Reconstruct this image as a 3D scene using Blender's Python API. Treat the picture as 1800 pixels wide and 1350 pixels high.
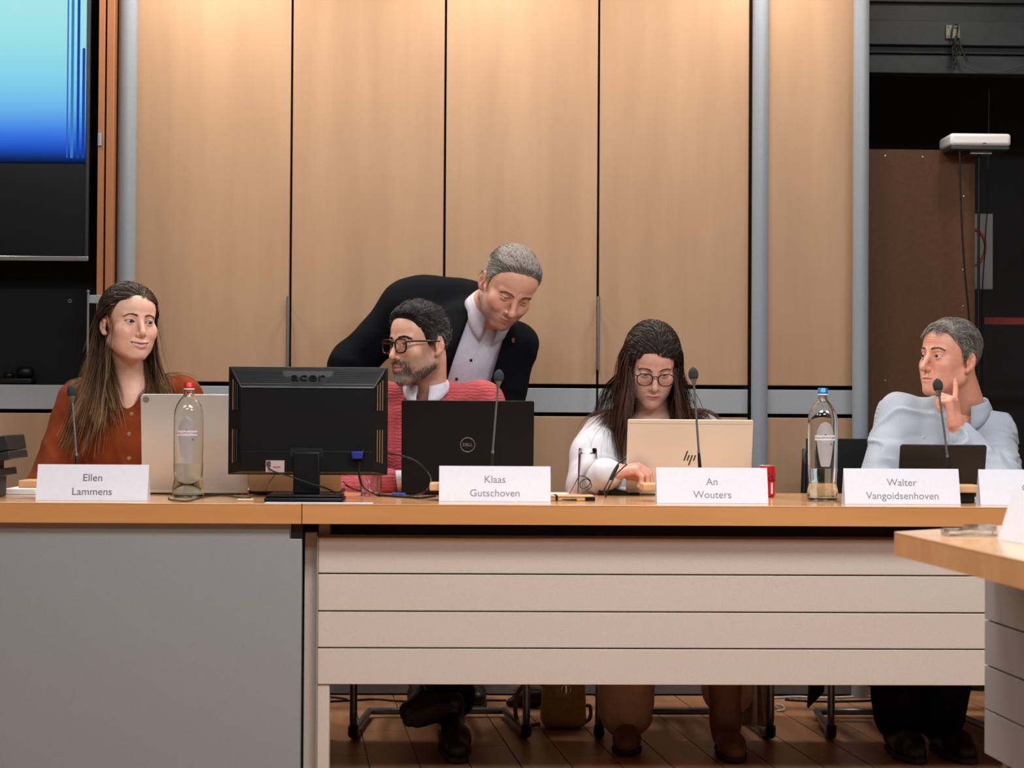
import bpy, bmesh, math, random
import numpy as np
from math import sin, cos, tan, pi, radians, sqrt, atan2
from mathutils import Vector, Matrix, Euler

for o in list(bpy.data.objects): bpy.data.objects.remove(o)
scene = bpy.context.scene
C = scene.collection
random.seed(7); RNG = np.random.default_rng(7)

# ------------------------------------------------------------------ camera
FPX = 3315.5; YAW = 1.736; PITCH = 0.984; ROLL = 0.36
CAM = np.array([-5*tan(radians(YAW)), -5.0, 0.984])
_y, _p, _r = radians(YAW), radians(PITCH), radians(ROLL)
_f = np.array([sin(_y)*cos(_p), cos(_y)*cos(_p), sin(_p)])
_r0 = np.array([cos(_y), -sin(_y), 0.0]); _u0 = np.cross(_r0, _f)
_R = _r0*cos(_r)+_u0*sin(_r); _U = _u0*cos(_r)-_r0*sin(_r)
cd = bpy.data.cameras.new('camera'); cam = bpy.data.objects.new('camera', cd); C.objects.link(cam)
cd.sensor_width = 36.0; cd.sensor_fit = 'HORIZONTAL'; cd.lens = FPX/1800*36.0
cd.clip_start = 0.05; cd.clip_end = 60
cd.dof.use_dof = True; cd.dof.focus_distance = 5.75; cd.dof.aperture_fstop = 5.0
M = Matrix.Identity(4)
for i in range(3):
    M[i][0] = _R[i]; M[i][1] = _U[i]; M[i][2] = -_f[i]; M[i][3] = CAM[i]
cam.matrix_world = M
scene.camera = cam

def ray(px, py): return _f+_R*(px-900)/FPX-_U*(py-675)/FPX
def at(px, py, y):                 # measured point of the room on the vertical plane at depth y
    d = ray(px, py); return CAM+d*((y-CAM[1])/d[1])
def onz(px, py, z):                # measured point of the room on the level plane z
    d = ray(px, py); return CAM+d*((z-CAM[2])/d[2])

# ------------------------------------------------------------------ light
vs = scene.view_settings
vs.view_transform = 'Standard'; vs.look = 'None'; vs.gamma = 1.0; vs.exposure = -0.32
vs.use_curve_mapping = False
world = bpy.data.worlds.new('world'); scene.world = world; world.use_nodes = True
world.node_tree.nodes['Background'].inputs[0].default_value = (0.80, 0.88, 1.0, 1)
world.node_tree.nodes['Background'].inputs[1].default_value = 0.05

def area(name, loc, size, power, color, target=None, shape='DISK', spread=180):
    l = bpy.data.lights.new(name, 'AREA'); l.shape = shape; l.energy = power; l.color = color
    if shape == 'RECTANGLE': l.size, l.size_y = size
    else: l.size = size
    l.spread = radians(spread)
    o = bpy.data.objects.new(name, l); C.objects.link(o); o.location = loc
    if target is not None:
        o.rotation_euler = (Vector(target)-Vector(loc)).to_track_quat('-Z', 'Y').to_euler()
    return o
WARM = (1.0, 0.93, 0.86); NEUT = (0.93, 0.965, 1.0)
# row of ceiling downlights between the desks and the panelled wall
for i, (x, w) in enumerate(((-1.95, 23), (-1.0, 21), (-0.05, 19), (0.9, 18), (1.75, 9))):
    area('ceiling_downlight', (x, 1.28, 2.92), 0.20, w, WARM, (x, 1.28, 0), spread=160)
# ceiling panels over the middle of the room, in front of the desks
for i, (x, y, w) in enumerate(((-2.3, -1.5, 32), (0.0, -1.5, 76), (2.3, -1.5, 76), (-1.2, -2.7, 28), (1.2, -2.7, 58))):
    area('ceiling_panel_light', (x, y, 2.93), (1.2, 0.6), w, NEUT, (x, y, 0), 'RECTANGLE')

# ------------------------------------------------------------------ helpers
def lin(c):
    return tuple(((v/255)/12.92 if v/255 <= 0.04045 else ((v/255+0.055)/1.055)**2.4) for v in c)
MATS = {}
def mat(name, rgb, rough=0.5, metal=0.0, spec=0.5, **kw):
    m = bpy.data.materials.new(name); m.use_nodes = True; MATS[name] = m
    b = m.node_tree.nodes['Principled BSDF']
    b.inputs['Base Color'].default_value = (*lin(rgb), 1)
    b.inputs['Roughness'].default_value = rough; b.inputs['Metallic'].default_value = metal
    b.inputs['Specular IOR Level'].default_value = spec
    for k, v in kw.items():
        b.inputs[k.replace('_', ' ')].default_value = v
    return m
def nd(m, t, **kw):
    n = m.node_tree.nodes.new(t)
    for k, v in kw.items():
        if k in n.inputs: n.inputs[k].default_value = v
        else: setattr(n, k, v)
    return n
def lk(m, a, b): m.node_tree.links.new(a, b)
def bsdf(m): return m.node_tree.nodes['Principled BSDF']
def coords(m, scale, kind='Object', rot=(0, 0, 0)):
    tc = nd(m, 'ShaderNodeTexCoord'); mp = nd(m, 'ShaderNodeMapping')
    mp.inputs['Scale'].default_value = scale; mp.inputs['Rotation'].default_value = rot
    lk(m, tc.outputs[kind], mp.inputs[0]); return mp.outputs[0]
def ramp(m, fac, stops):
    r = nd(m, 'ShaderNodeValToRGB'); e = r.color_ramp.elements
    while len(e) > 1: e.remove(e[0])
    e[0].position = stops[0][0]; e[0].color = (*lin(stops[0][1]), 1)
    for p, c in stops[1:]:
        q = e.new(p); q.color = (*lin(c), 1)
    lk(m, fac, r.inputs[0]); return r.outputs[0]
def bump(m, height, strength=0.2, dist=0.002, prev=None):
    b = nd(m, 'ShaderNodeBump'); b.inputs['Strength'].default_value = strength; b.inputs['Distance'].default_value = dist
    lk(m, height, b.inputs['Height'])
    if prev is not None: lk(m, prev, b.inputs['Normal'])
    lk(m, b.outputs[0], bsdf(m).inputs['Normal']); return b.outputs[0]
def grain(name, c1, c2, scale, rough, spec=0.4, bstr=0.05, per_obj=True, detail=6, coat=0.0):
    m = mat(name, c1, rough, 0, spec)
    v = coords(m, scale)
    n = nd(m, 'ShaderNodeTexNoise', Scale=1.0, Detail=detail, Roughness=0.6); 
    if per_obj:
        oi = nd(m, 'ShaderNodeObjectInfo'); ad = nd(m, 'ShaderNodeVectorMath', operation='ADD')
        sc = nd(m, 'ShaderNodeVectorMath', operation='SCALE'); sc.inputs['Scale'].default_value = 37.0
        cb = nd(m, 'ShaderNodeCombineXYZ')
        for i in range(3): lk(m, oi.outputs['Random'], cb.inputs[i])
        lk(m, cb.outputs[0], sc.inputs[0]); lk(m, v, ad.inputs[0]); lk(m, sc.outputs[0], ad.inputs[1]); v = ad.outputs[0]
    lk(m, v, n.inputs['Vector'])
    col = ramp(m, n.outputs[0], ((0.3, c1), (0.7, c2)))
    lk(m, col, bsdf(m).inputs['Base Color'])
    bsdf(m).inputs['Coat Weight'].default_value = coat
    if bstr: bump(m, n.outputs[0], bstr, 0.001)
    return m
def glass(name, rgb=(255, 255, 255), rough=0.0, ior=1.45):
    return mat(name, rgb, rough, 0, 0.5, Transmission_Weight=1.0, IOR=ior)
def speckle(name, c1, c2, scale, rough, bstr=0.1, spec=0.4, metal=0.0, detail=3, dist=0.001):
    m = mat(name, c1, rough, metal, spec)
    n = nd(m, 'ShaderNodeTexNoise', Scale=scale, Detail=detail); lk(m, coords(m, (1, 1, 1)), n.inputs['Vector'])
    lk(m, ramp(m, n.outputs[0], ((0.3, c1), (0.7, c2))), bsdf(m).inputs['Base Color'])
    if bstr: bump(m, n.outputs[0], bstr, dist)
    return m

class MB:
    """collects shapes that become ONE mesh"""
    def __init__(s): s.v = []; s.f = []; s.n = 0
    def add(s, v, f):
        v = np.asarray(v, float).reshape(-1, 3); s.v.append(v); s.f += [tuple(int(i)+s.n for i in q) for q in f]; s.n += len(v); return s
    def box(s, lo, hi):
        (a, b, c), (d, e, f) = lo, hi
        return s.hexa([(a,b,c),(d,b,c),(d,e,c),(a,e,c),(a,b,f),(d,b,f),(d,e,f),(a,e,f)])
    def hexa(s, p): return s.add(p, [(3,2,1,0),(4,5,6,7),(0,1,5,4),(1,2,6,5),(2,3,7,6),(3,0,4,7)])
    def prism(s, poly, axis, a, b):
        n = len(poly)
        def mk(u, w, t): return {'x': (t,u,w), 'y': (u,t,w), 'z': (u,w,t)}[axis]
        v = [mk(u,w,a) for u,w in poly]+[mk(u,w,b) for u,w in poly]
        return s.add(v, [tuple(range(n))[::-1], tuple(range(n,2*n))]+[(i,(i+1)%n,n+(i+1)%n,n+i) for i in range(n)])
    def lathe(s, prof, c=(0,0,0), n=32, close=True):
        v = []; f = []
        for r, z in prof:
            for k in range(n): a = 2*pi*k/n; v.append((c[0]+r*cos(a), c[1]+r*sin(a), c[2]+z))
        for i in range(len(prof)-1):
            for k in range(n): k2 = (k+1)%n; f.append((i*n+k, i*n+k2, (i+1)*n+k2, (i+1)*n+k))
        if close:
            f.append(tuple(range(n))[::-1]); m0 = (len(prof)-1)*n; f.append(tuple(range(m0, m0+n)))
        return s.add(v, f)
    def tube(s, pts, r, n=8, cap=True, closed=False):
        P = np.asarray(pts, float); m = len(P); R = np.broadcast_to(np.asarray(r, float), (m,))
        T = np.zeros_like(P)
        if closed: T = np.roll(P, -1, 0)-np.roll(P, 1, 0)
        else: T[1:-1] = P[2:]-P[:-2]; T[0] = P[1]-P[0]; T[-1] = P[-1]-P[-2]
        T /= np.linalg.norm(T, axis=1)[:, None]+1e-12
        u = np.cross(T[0], (0,0,1.0))
        if np.linalg.norm(u) < 1e-3: u = np.cross(T[0], (0,1.0,0))
        v = []; f = []
        for i in range(m):
            u = u-T[i]*(u@T[i]); u /= np.linalg.norm(u); w = np.cross(T[i], u)
            for k in range(n):
                a = 2*pi*k/n; v.append(P[i]+R[i]*(u*cos(a)+w*sin(a)))
        for i in range(m if closed else m-1):
            j = (i+1)%m
            for k in range(n): k2 = (k+1)%n; f.append((i*n+k, j*n+k, j*n+k2, i*n+k2))
        if cap and not closed:
            f.append(tuple(range(n))); f.append(tuple(range((m-1)*n, m*n))[::-1])
        return s.add(v, [q[::-1] for q in f])
    def build(s, name, m, parent=None, loc=(0,0,0), rz=0.0, bevel=0, seg=2, smooth=False, kind=None, label=None, cat=None, group=None):
        V = np.concatenate(s.v) if s.v else np.zeros((0,3))
        me = bpy.data.meshes.new(name); me.from_pydata(V.tolist(), [], s.f); me.update()
        return link(name, me, m, parent, loc, rz, bevel, seg, smooth, kind, label, cat, group)
def link(name, me, m, parent=None, loc=(0,0,0), rz=0.0, bevel=0, seg=2, smooth=False, kind=None, label=None, cat=None, group=None):
    if m is not None and not me.materials: me.materials.append(m)
    o = bpy.data.objects.new(name, me); C.objects.link(o)
    o.location = loc; o.rotation_euler = (0,0,rz)
    if parent is not None: o.parent = parent
    if smooth or bevel:
        me.polygons.foreach_set('use_smooth', [True]*len(me.polygons))
        if smooth != 'all':
            try: me.set_sharp_from_angle(angle=radians(40))
            except Exception: pass
    if bevel:
        b = o.modifiers.new('bevel', 'BEVEL'); b.width = bevel; b.segments = seg; b.limit_method = 'ANGLE'; b.angle_limit = radians(40)
        b.harden_normals = False
    tag(o, label, cat, group, kind); return o
def tag(o, label=None, cat=None, group=None, kind=None):
    if label: o['label'] = label
    if cat: o['category'] = cat
    if group: o['group'] = group
    if kind: o['kind'] = kind
    return o
def thing(name, label, cat, loc=(0,0,0), rz=0.0, group=None, kind=None):
    o = bpy.data.objects.new(name, None); C.objects.link(o); o.location = tuple(loc); o.rotation_euler = (0,0,rz)
    o.empty_display_size = 0.1
    return tag(o, label, cat, group, kind)
def copy_tree(o, parent=None):
    c = o.copy(); C.objects.link(c); c.parent = parent
    for ch in list(o.children): copy_tree(ch, c)
    return c
_TX = {}
def text_mb(body, size, extrude=0.0003, align='CENTER', shear=0.0, spacing=1.0):
    """flat lettering in the xz plane facing -y, centred; returns verts, faces"""
    cu = bpy.data.curves.new('lettering', 'FONT'); cu.body = body; cu.size = size; cu.extrude = extrude
    cu.align_x = align; cu.align_y = 'CENTER'; cu.shear = shear; cu.space_character = spacing; cu.resolution_u = 4
    ob = bpy.data.objects.new('lettering', cu); C.objects.link(ob)
    bpy.context.view_layer.update()
    me = bpy.data.meshes.new_from_object(ob.evaluated_get(bpy.context.evaluated_depsgraph_get()))
    v = np.array([tuple(q.co) for q in me.vertices]); f = [tuple(p.vertices) for p in me.polygons]
    bpy.data.objects.remove(ob); bpy.data.curves.remove(cu); bpy.data.meshes.remove(me)
    return np.stack([v[:,0], -v[:,2], v[:,1]], 1), f
def spline(pts, n=8):
    """Catmull-Rom through points"""
    P = np.asarray(pts, float); P = np.vstack([2*P[0]-P[1], P, 2*P[-1]-P[-2]]); out = []
    for i in range(1, len(P)-2):
        for k in range(n):
            t = k/n; a, b, c, d = P[i-1], P[i], P[i+1], P[i+2]
            out.append(0.5*((2*b)+(-a+c)*t+(2*a-5*b+4*c-d)*t*t+(-a+3*b-3*c+d)*t**3))
    out.append(P[-2]); return np.array(out)
# ------------------------------------------------------------------ materials of the room
WALLY = 1.678
m_beech = grain('beech_veneer', (179, 145, 113), (167, 133, 102), (9, 9, 0.9), 0.42, 0.4, 0.03)
m_edge = grain('beech_edge', (208, 148, 92), (192, 130, 74), (1.2, 14, 14), 0.4, 0.45, 0.03)
m_deskt = grain('beech_desk_top', (214, 164, 118), (198, 148, 100), (1.4, 10, 10), 0.16, 0.5, 0.01)
m_band = speckle('grey_band', (158, 163, 167), (150, 155, 159), 300, 0.45, 0.03)
m_pole = speckle('grey_painted_steel', (140, 147, 153), (133, 140, 147), 180, 0.32, 0.02)
m_black = mat('black_gap', (10, 10, 11), 0.6)
m_niche = speckle('black_wall', (8, 10, 12), (11, 13, 15), 14, 0.6, 0.02, 0.25)
m_steel = mat('brushed_steel', (165, 167, 172), 0.3, 0.9)
m_plank = grain('floor_wood', (198, 146, 106), (164, 116, 82), (16, 1.6, 16), 0.34, 0.45, 0.05)
m_floor = grain('floor_base', (52, 34, 24), (40, 26, 18), (12, 1.5, 12), 0.5, 0.3, 0.03)
m_ceil = speckle('ceiling_white', (212, 208, 200), (204, 200, 192), 40, 0.9, 0.02)
m_wallp = speckle('wall_paint', (150, 142, 132), (143, 135, 125), 30, 0.85, 0.03)
m_dark = speckle('dark_paint', (17, 19, 21), (12, 14, 15), 8, 0.6, 0.03)
m_skirt = speckle('skirting_grey', (120, 126, 130), (112, 118, 122), 60, 0.5, 0.02)

# ------------------------------------------------------------------ floor
fl = MB().box((-4.2, -6.2, -0.2), (4.2, 3.6, -0.004)).build('floor', m_floor, kind='structure')
ang = radians(5.1); ca, sa = cos(ang), sin(ang)
pm = {}
def plank_mesh(L, k):
    if (round(L, 2), k) not in pm:
        b = MB().box((-0.0690, -L/2+0.0012, -0.0038), (0.0690, L/2-0.0012, 0.0)); V = b.v[0]
        me = bpy.data.meshes.new('plank'); me.from_pydata(V.tolist(), [], b.f); me.materials.append(m_plank); pm[(round(L, 2), k)] = me
    return pm[(round(L, 2), k)]
for i in range(-18, 22):
    y0 = -1.15-(i*0.618 % 1.0)*0.8
    for L in (0.9, 0.9, 0.9, 0.9, 0.9):
        u = i*0.1415; w = y0+L/2; y0 += L
        x, y = u*ca-w*sa, u*sa+w*ca
        if w-L/2 > WALLY+0.05: continue
        o = bpy.data.objects.new('plank', plank_mesh(L, 0)); C.objects.link(o); o.parent = fl
        o.location = (x, y, 0); o.rotation_euler = (0, 0, ang)
# ------------------------------------------------------------------ ceiling and far walls of the room
MB().box((-4.2, -6.2, 3.0), (4.2, 3.6, 3.1)).build('ceiling', m_ceil, kind='structure')
MB().box((-4.3, -6.2, 0), (-4.2, 3.6, 3.0)).build('wall_left', m_wallp, kind='structure')
MB().box((4.2, -6.2, 0), (4.3, 3.6, 3.0)).build('wall_right', m_wallp, kind='structure')
MB().box((-4.2, -6.3, 0), (4.2, -6.2, 3.0)).build('wall_front', m_wallp, kind='structure')
# ------------------------------------------------------------------ panelled back wall
def X(px, y=WALLY, py=300): return at(px, py, y)[0]
zb1 = at(960, 679.0, WALLY)[2]; zb2 = at(960, 728.4, WALLY)[2]
xr = X(1514)                                    # right end of the panelled wall, behind the last column
wb = MB().box((-4.2, WALLY+0.10, 0), (xr, WALLY+0.20, 3.0)).build('wall_back', m_black, kind='structure')
G = 0.004
ups = [(X(233), X(512)), (X(512), X(782)), (X(782), X(1052)), (X(1052), X(1318)), (X(1340), X(1505))]
for a, b in ups:
    MB().box((a+G, WALLY, zb1+0.008), (b-G, WALLY+0.028, 2.995)).build('panel', m_beech, wb, bevel=0.002)
bands = [(-4.15, X(-90)), (X(-90), X(233))]+ups
for a, b in bands:
    MB().box((a+G, WALLY, zb2+0.007), (b-G, WALLY+0.028, zb1-0.007)).build('band_panel', m_band, wb, bevel=0.0015)
    MB().box((a+G, WALLY, 0.105), (b-G, WALLY+0.028, zb2-0.007)).build('lower_panel', m_beech, wb, bevel=0.002)
MB().box((-4.15, WALLY-0.012, 0.006), (xr-0.02, WALLY+0.028, 0.10)).build('baseboard_back', m_skirt, kind='structure', bevel=0.002)
for px in (507.5, 1051):                        # long bar handles
    p = at(px, 522, WALLY); q = at(px, 650, WALLY)
    h = MB(); h.tube([(p[0], WALLY-0.03, q[2]), (p[0], WALLY-0.03, p[2])], 0.006, 12)
    for z in (q[2]+0.03, p[2]-0.03): h.tube([(p[0], WALLY-0.03, z), (p[0], WALLY+0.004, z)], 0.004, 8)
    h.build('handle', m_steel, wb, smooth=True)
# columns
POLEY = WALLY-0.045
for px, w, lab in ((222, 33, 'grey round steel column behind the woman in the rust sweater'),
                   (1336, 29, 'grey round steel column right of the woman in white, in the panelled wall'),
                   (1513, 28, 'grey round steel column at the right end of the panelled wall')):
    r = w*(5+POLEY)/FPX/2; x = at(px, 400, POLEY)[0]
    MB().lathe([(r, 0.0), (r, 2.999)], (0, 0, 0), 40).build('steel_column', m_pole, None, (x, POLEY, 0), smooth=True, label=lab, cat='column', group='steel columns along the back wall')
# ------------------------------------------------------------------ left niche with the screen
xl = X(166)
ni = MB().box((-4.15, WALLY+0.085, zb1-0.006), (xl, WALLY+0.099, 2.995)).build('niche_panel', m_niche, wb)
b = MB(); p = at(123, 529, WALLY+0.083)
b.lathe([(0.004, 0), (0.007, 0), (0.007, 0.003), (0.004, 0.003)], (0, 0, 0), 16, close=False)
o = b.build('screw_ring', m_steel, wb, smooth=True); o.location = (p[0], WALLY+0.083, p[2]); o.rotation_euler = (pi/2, 0, 0)
# folded door leaves seen edge-on
m_leaf = grain('door_leaf_edge', (160, 106, 68), (144, 92, 56), (10, 10, 1), 0.45, 0.4, 0.03)
fd = thing('folding_door', 'pair of orange wood door edges with a small hinge beside the wall screen', 'door', (X(185), WALLY-0.06, 0))
bx = fd.location
for a, c in ((172.5, 183.5), (187, 200)):
    xa = X(a, WALLY-0.1)-bx[0]; xb = X(c, WALLY-0.1)-bx[0]
    MB().box((xa, -0.05, 0.02), (xb, 0.045, 2.99)).build('door_leaf', m_leaf, fd, bevel=0.002)
hg = MB(); p = at(185, 245, WALLY-0.11)
hg.box((-0.006, -0.052, p[2]-0.022), (0.008, -0.046, p[2]+0.022)); hg.tube([(0.001, -0.054, p[2]-0.022), (0.001, -0.054, p[2]+0.022)], 0.003, 8)
hg.build('hinge', m_steel, fd)
# rail bracket
p = at(155, 515, WALLY-0.12); q = at(155, 640, WALLY-0.12)
rb = thing('rail_bracket', 'grey metal rod with a flat arm behind the long brown hair', 'bracket', (p[0], p[1], q[2]))
h = p[2]-q[2]
MB().tube([(0, 0, -0.08), (0, 0, h)], 0.0045, 12).lathe([(0.002, h), (0.006, h+0.002), (0.006, h+0.008), (0.002, h+0.011)], n=12).build('rod', m_steel, rb, smooth=True)
p2 = at(192, 519, WALLY-0.12); p3 = at(160, 533, WALLY-0.12)
MB().box((0.004, -0.003, p3[2]-q[2]), (p2[0]-p[0]+0.02, 0.003, p2[2]-q[2])).build('arm', m_pole, rb, bevel=0.001)
MB().box((p2[0]-p[0]+0.012, -0.003, p3[2]-q[2]), (p2[0]-p[0]+0.02, 0.10, p2[2]-q[2])).build('wall_arm', m_pole, rb, bevel=0.001)
# small black camera on a shelf edge in the niche
sp = at(30, 672, WALLY+0.04)
sh = thing('camera_unit', 'small black device on the ledge at the left edge below the screen', 'camera', (sp[0], WALLY+0.045, zb1-0.006))
m_blk = mat('black_plastic', (11, 11, 12), 0.42, 0, 0.35); m_blk2 = speckle('black_textured', (20, 20, 22), (14, 14, 16), 500, 0.5, 0.1)
MB().box((-0.062, -0.04, 0.003), (0.058, 0.04, 0.022)).build('base', m_blk, sh, bevel=0.005)
MB().lathe([(0.0, 0), (0.02, 0.0), (0.03, 0.01), (0.031, 0.028), (0.024, 0.04), (0.0, 0.044)], (0.028, 0, 0.022), 24, close=False).build('head', m_blk, sh, smooth='all')
MB().lathe([(0.0, 0), (0.016, 0.0), (0.02, 0.012), (0.014, 0.02), (0.0, 0.021)], (-0.03, 0, 0.022), 20, close=False).build('knob', m_blk, sh, smooth='all')
MB().box((-4.15, WALLY+0.029, zb1-0.020), (X(233)-0.004, WALLY+0.084, zb1-0.0065)).build('niche_ledge', m_niche, wb)
# ------------------------------------------------------------------ wall screen
TVY = WALLY-0.10
a = at(154, 459, TVY); tvx1 = a[0]+0.002; tvz0 = a[2]; tvw = 1.45; tvx0 = tvx1-tvw; tvh = 0.0
ztop = 2.62
tv = thing('wall_screen', 'large wall screen showing a pale blue gradient, cut by the left edge', 'screen', (tvx0+tvw/2, TVY, tvz0))
L = lambda x, y, z: (x-tv.location[0], y-TVY, z-tvz0)
H = ztop-tvz0
m_scr_off = mat('screen_black', (9, 11, 13), 0.25)
MB().box(L(tvx0, TVY+0.006, tvz0), L(tvx1, TVY+0.05, ztop)).build('housing', m_blk, tv, bevel=0.004)
fw = 0.012
m_tvf = mat('screen_frame_silver', (150, 150, 152), 0.28, 0.8)
MB().box(L(tvx0, TVY, tvz0), L(tvx1, TVY+0.006, tvz0+0.016)).build('lower_bezel', m_tvf, tv, bevel=0.0015)
MB().box(L(tvx1-fw, TVY, tvz0+0.016), L(tvx1, TVY+0.006, ztop)).build('side_bezel', mat('screen_frame_dark', (60, 62, 66), 0.3, 0.6), tv, bevel=0.0015)
MB().box(L(tvx0, TVY+0.004, tvz0+0.016), L(tvx1-fw, TVY+0.0065, ztop)).build('glass_panel', m_scr_off, tv)
zi = at(70, 287, TVY)[2]
m_img = bpy.data.materials.new('screen_picture'); m_img.use_nodes = True
nt = m_img.node_tree; nt.nodes.clear()
out = nd(m_img, 'ShaderNodeOutputMaterial'); em = nd(m_img, 'ShaderNodeEmission'); em.inputs['Strength'].default_value = 1.12
tc = nd(m_img, 'ShaderNodeTexCoord'); sx = nd(m_img, 'ShaderNodeSeparateXYZ'); mr = nd(m_img, 'ShaderNodeMapRange')
lk(m_img, tc.outputs['Object'], sx.inputs[0]); lk(m_img, sx.outputs['Z'], mr.inputs[0])
mr.inputs[1].default_value = 0.0; mr.inputs[2].default_value = 0.60
col = ramp(m_img, mr.outputs[0], ((0.0, (8, 18, 40)), (0.03, (22, 50, 110)), (0.09, (38, 88, 210)), (0.17, (66, 128, 240)), (0.32, (112, 190, 246)), (0.50, (140, 220, 244)), (0.75, (164, 236, 242)), (1.0, (176, 242, 244))))
wv = nd(m_img, 'ShaderNodeMath', operation='SINE'); ml = nd(m_img, 'ShaderNodeMath', operation='MULTIPLY'); ml.inputs[1].default_value = 1150.0
lk(m_img, sx.outputs['Z'], ml.inputs[0]); lk(m_img, ml.outputs[0], wv.inputs[0])
mx = nd(m_img, 'ShaderNodeMix', data_type='RGBA'); mx.blend_type = 'MULTIPLY'
m2 = nd(m_img, 'ShaderNodeMapRange'); m2.inputs[1].default_value = -1; m2.inputs[2].default_value = 1; m2.inputs[3].default_value = 0.0; m2.inputs[4].default_value = 0.22
lk(m_img, wv.outputs[0], m2.inputs[0])
m3 = nd(m_img, 'ShaderNodeMapRange'); m3.inputs[1].default_value = 0.05; m3.inputs[2].default_value = 0.22; m3.inputs[3].default_value = 1; m3.inputs[4].default_value = 0
lk(m_img, sx.outputs['Z'], m3.inputs[0]); mm = nd(m_img, 'ShaderNodeMath', operation='MULTIPLY'); lk(m_img, m2.outputs[0], mm.inputs[0]); lk(m_img, m3.outputs[0], mm.inputs[1])
lk(m_img, mm.outputs[0], mx.inputs[0]); lk(m_img, col, mx.inputs[6]); mx.inputs[7].default_value = (0.05, 0.1, 0.3, 1)
lk(m_img, mx.outputs[2], em.inputs[0]); lk(m_img, em.outputs[0], out.inputs[0])
o = MB().box((tvx0-tv.location[0]+0.01, 0.0028, 0), (at(153, 100, TVY)[0]-tv.location[0]-0.003, 0.0040, ztop-0.012-zi)).build('picture', m_img, tv)
o.location = (0, 0, zi-tvz0); pic = o
def emat(name, c, s=0.9):
    m = bpy.data.materials.new(name); m.use_nodes = True; m.node_tree.nodes.clear()
    e = nd(m, 'ShaderNodeEmission'); e.inputs[0].default_value = (*lin(c), 1); e.inputs[1].default_value = s
    lk(m, e.outputs[0], nd(m, 'ShaderNodeOutputMaterial').inputs[0]); return m
for (pa, pb, t, c) in ((116, 118.5, 0, (58, 120, 220)), (123, 128, 0, (70, 150, 226)), (133.5, 138.5, 0, (34, 86, 196)), (143, 148, 84, (34, 82, 190))):
    xa = at(pa, 280, TVY)[0]-tv.location[0]; xb = at(pb, 280, TVY)[0]-tv.location[0]
    zt = (ztop-0.014-zi) if t == 0 else at(145, t, TVY)[2]-zi
    w = xb-xa; poly = [(xa, 0.02), (xb, 0.02)]+[(xa+w/2+w/2*cos(k*pi/8), zt-w/2+w/2*sin(k*pi/8)) for k in range(9)]
    MB().prism(poly, 'y', 0.0022, 0.0030).build('picture_stripe', emat('screen_stripe', c, 0.8), pic)
# ------------------------------------------------------------------ dark recess at the right
RY = 3.0
MB().box((xr-0.3, RY, 0), (4.2, RY+0.1, 3.0)).build('wall_recess', m_dark, kind='structure')
MB().box((xr-0.02, WALLY+0.03, 0), (xr+0.0, RY, 3.0)).build('wall_recess_side', m_dark, kind='structure')
def bx(px0, py0, px1, py1, y, t, name, m, parent=None, **kw):
    a = at(px0, py1, y); b_ = at(px1, py0, y)
    return MB().box((a[0], y, a[2]), (b_[0], y+t, b_[2])).build(name, m, parent, **kw)
m_beam = speckle('beam_dark_grey', (46, 52, 55), (38, 43, 46), 20, 0.5, 0.02)
m_beam2 = mat('beam_black', (14, 15, 16), 0.5)
bm = thing('ceiling_beam', 'dark grey ribbed ceiling beam above the dark recess', 'beam', (at(1660, 60, 2.0)[0], 2.0, at(1660, 80, 2.0)[2]))
def sub(px0, py0, px1, py1, y, t, name, m, root, bevel=0):
    a = at(px0, py1, y); b_ = at(px1, py0, y); l = root.location
    return MB().box((a[0]-l[0], y-l[1], a[2]-l[2]), (b_[0]-l[0], y+t-l[1], b_[2]-l[2])).build(name, m, root, bevel=bevel)
for y0, y1, m_, dy in ((-120, 2, m_beam2, 0.0), (3, 41, m_beam, 0.02), (41.5, 77, m_beam, 0.0), (78, 82, m_beam2, 0.03), (82, 92, m_beam, 0.03), (92, 103, m_beam2, 0.05), (103, 127, m_beam, 0.03)):
    sub(1490, y0, 2060, y1, 2.0+dy, 0.08, 'beam_rib', m_, bm, 0.002)
# chain with wall plate
cp = at(1675, 56, 1.99)
m_plate = mat('plate_zinc', (120, 118, 104), 0.45, 0.7); m_chain = mat('chain_dark_steel', (66, 66, 64), 0.4, 0.8)
ch = thing('hook_chain', 'short hanging chain on a square metal plate in the dark recess', 'chain', (cp[0], 1.995, cp[2]))
pl = MB().box((-0.026, -0.006, -0.025), (0.026, 0.005, 0.025)).build('plate', m_plate, ch, bevel=0.001)
for sx_ in (-0.018, 0.018):
    for sz in (-0.017, 0.017): MB().lathe([(0.003, 0), (0.003, 0.003)], n=8).build('screw', m_chain, pl, (sx_, -0.006, sz)).rotation_euler = (pi/2, 0, 0)
def linkm(x, z, rot, L=0.022, W=0.008, r=0.0024):
    pts = [(W*cos(t), 0, (L-W if sin(t) >= 0 else -(L-W))*0.5+W*sin(t)) for t in np.linspace(0, 2*pi, 16, endpoint=False)]
    o = MB().tube(pts, r, 6, closed=True).build('chain_link', m_chain, ch, (x, -0.018, z), smooth='all'); o.rotation_euler = (0.1, rot, 1.2 if int(z*1000) % 2 else 0.2)
linkm(0.004, -0.006, 0.1, 0.05, 0.011, 0.003)
for k in range(6): linkm(0.004+0.003*sin(k*2), -0.035-k*0.0185, 0.08*(-1)**k)
for k in range(3): linkm(0.014+k*0.002, -0.04-k*0.018, -0.2)
MB().tube([(0.018, -0.02, -0.04), (0.05, -0.02, -0.115)], 0.0045, 8).build('rod', m_chain, ch, smooth=True)
w = MB().tube(spline([at(1694, 118, 1.97), at(1720, 126, 1.97), at(1750, 128, 1.97), at(1780, 120, 1.97), at(1830, 105, 1.97)], 6), 0.002, 6)
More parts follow.
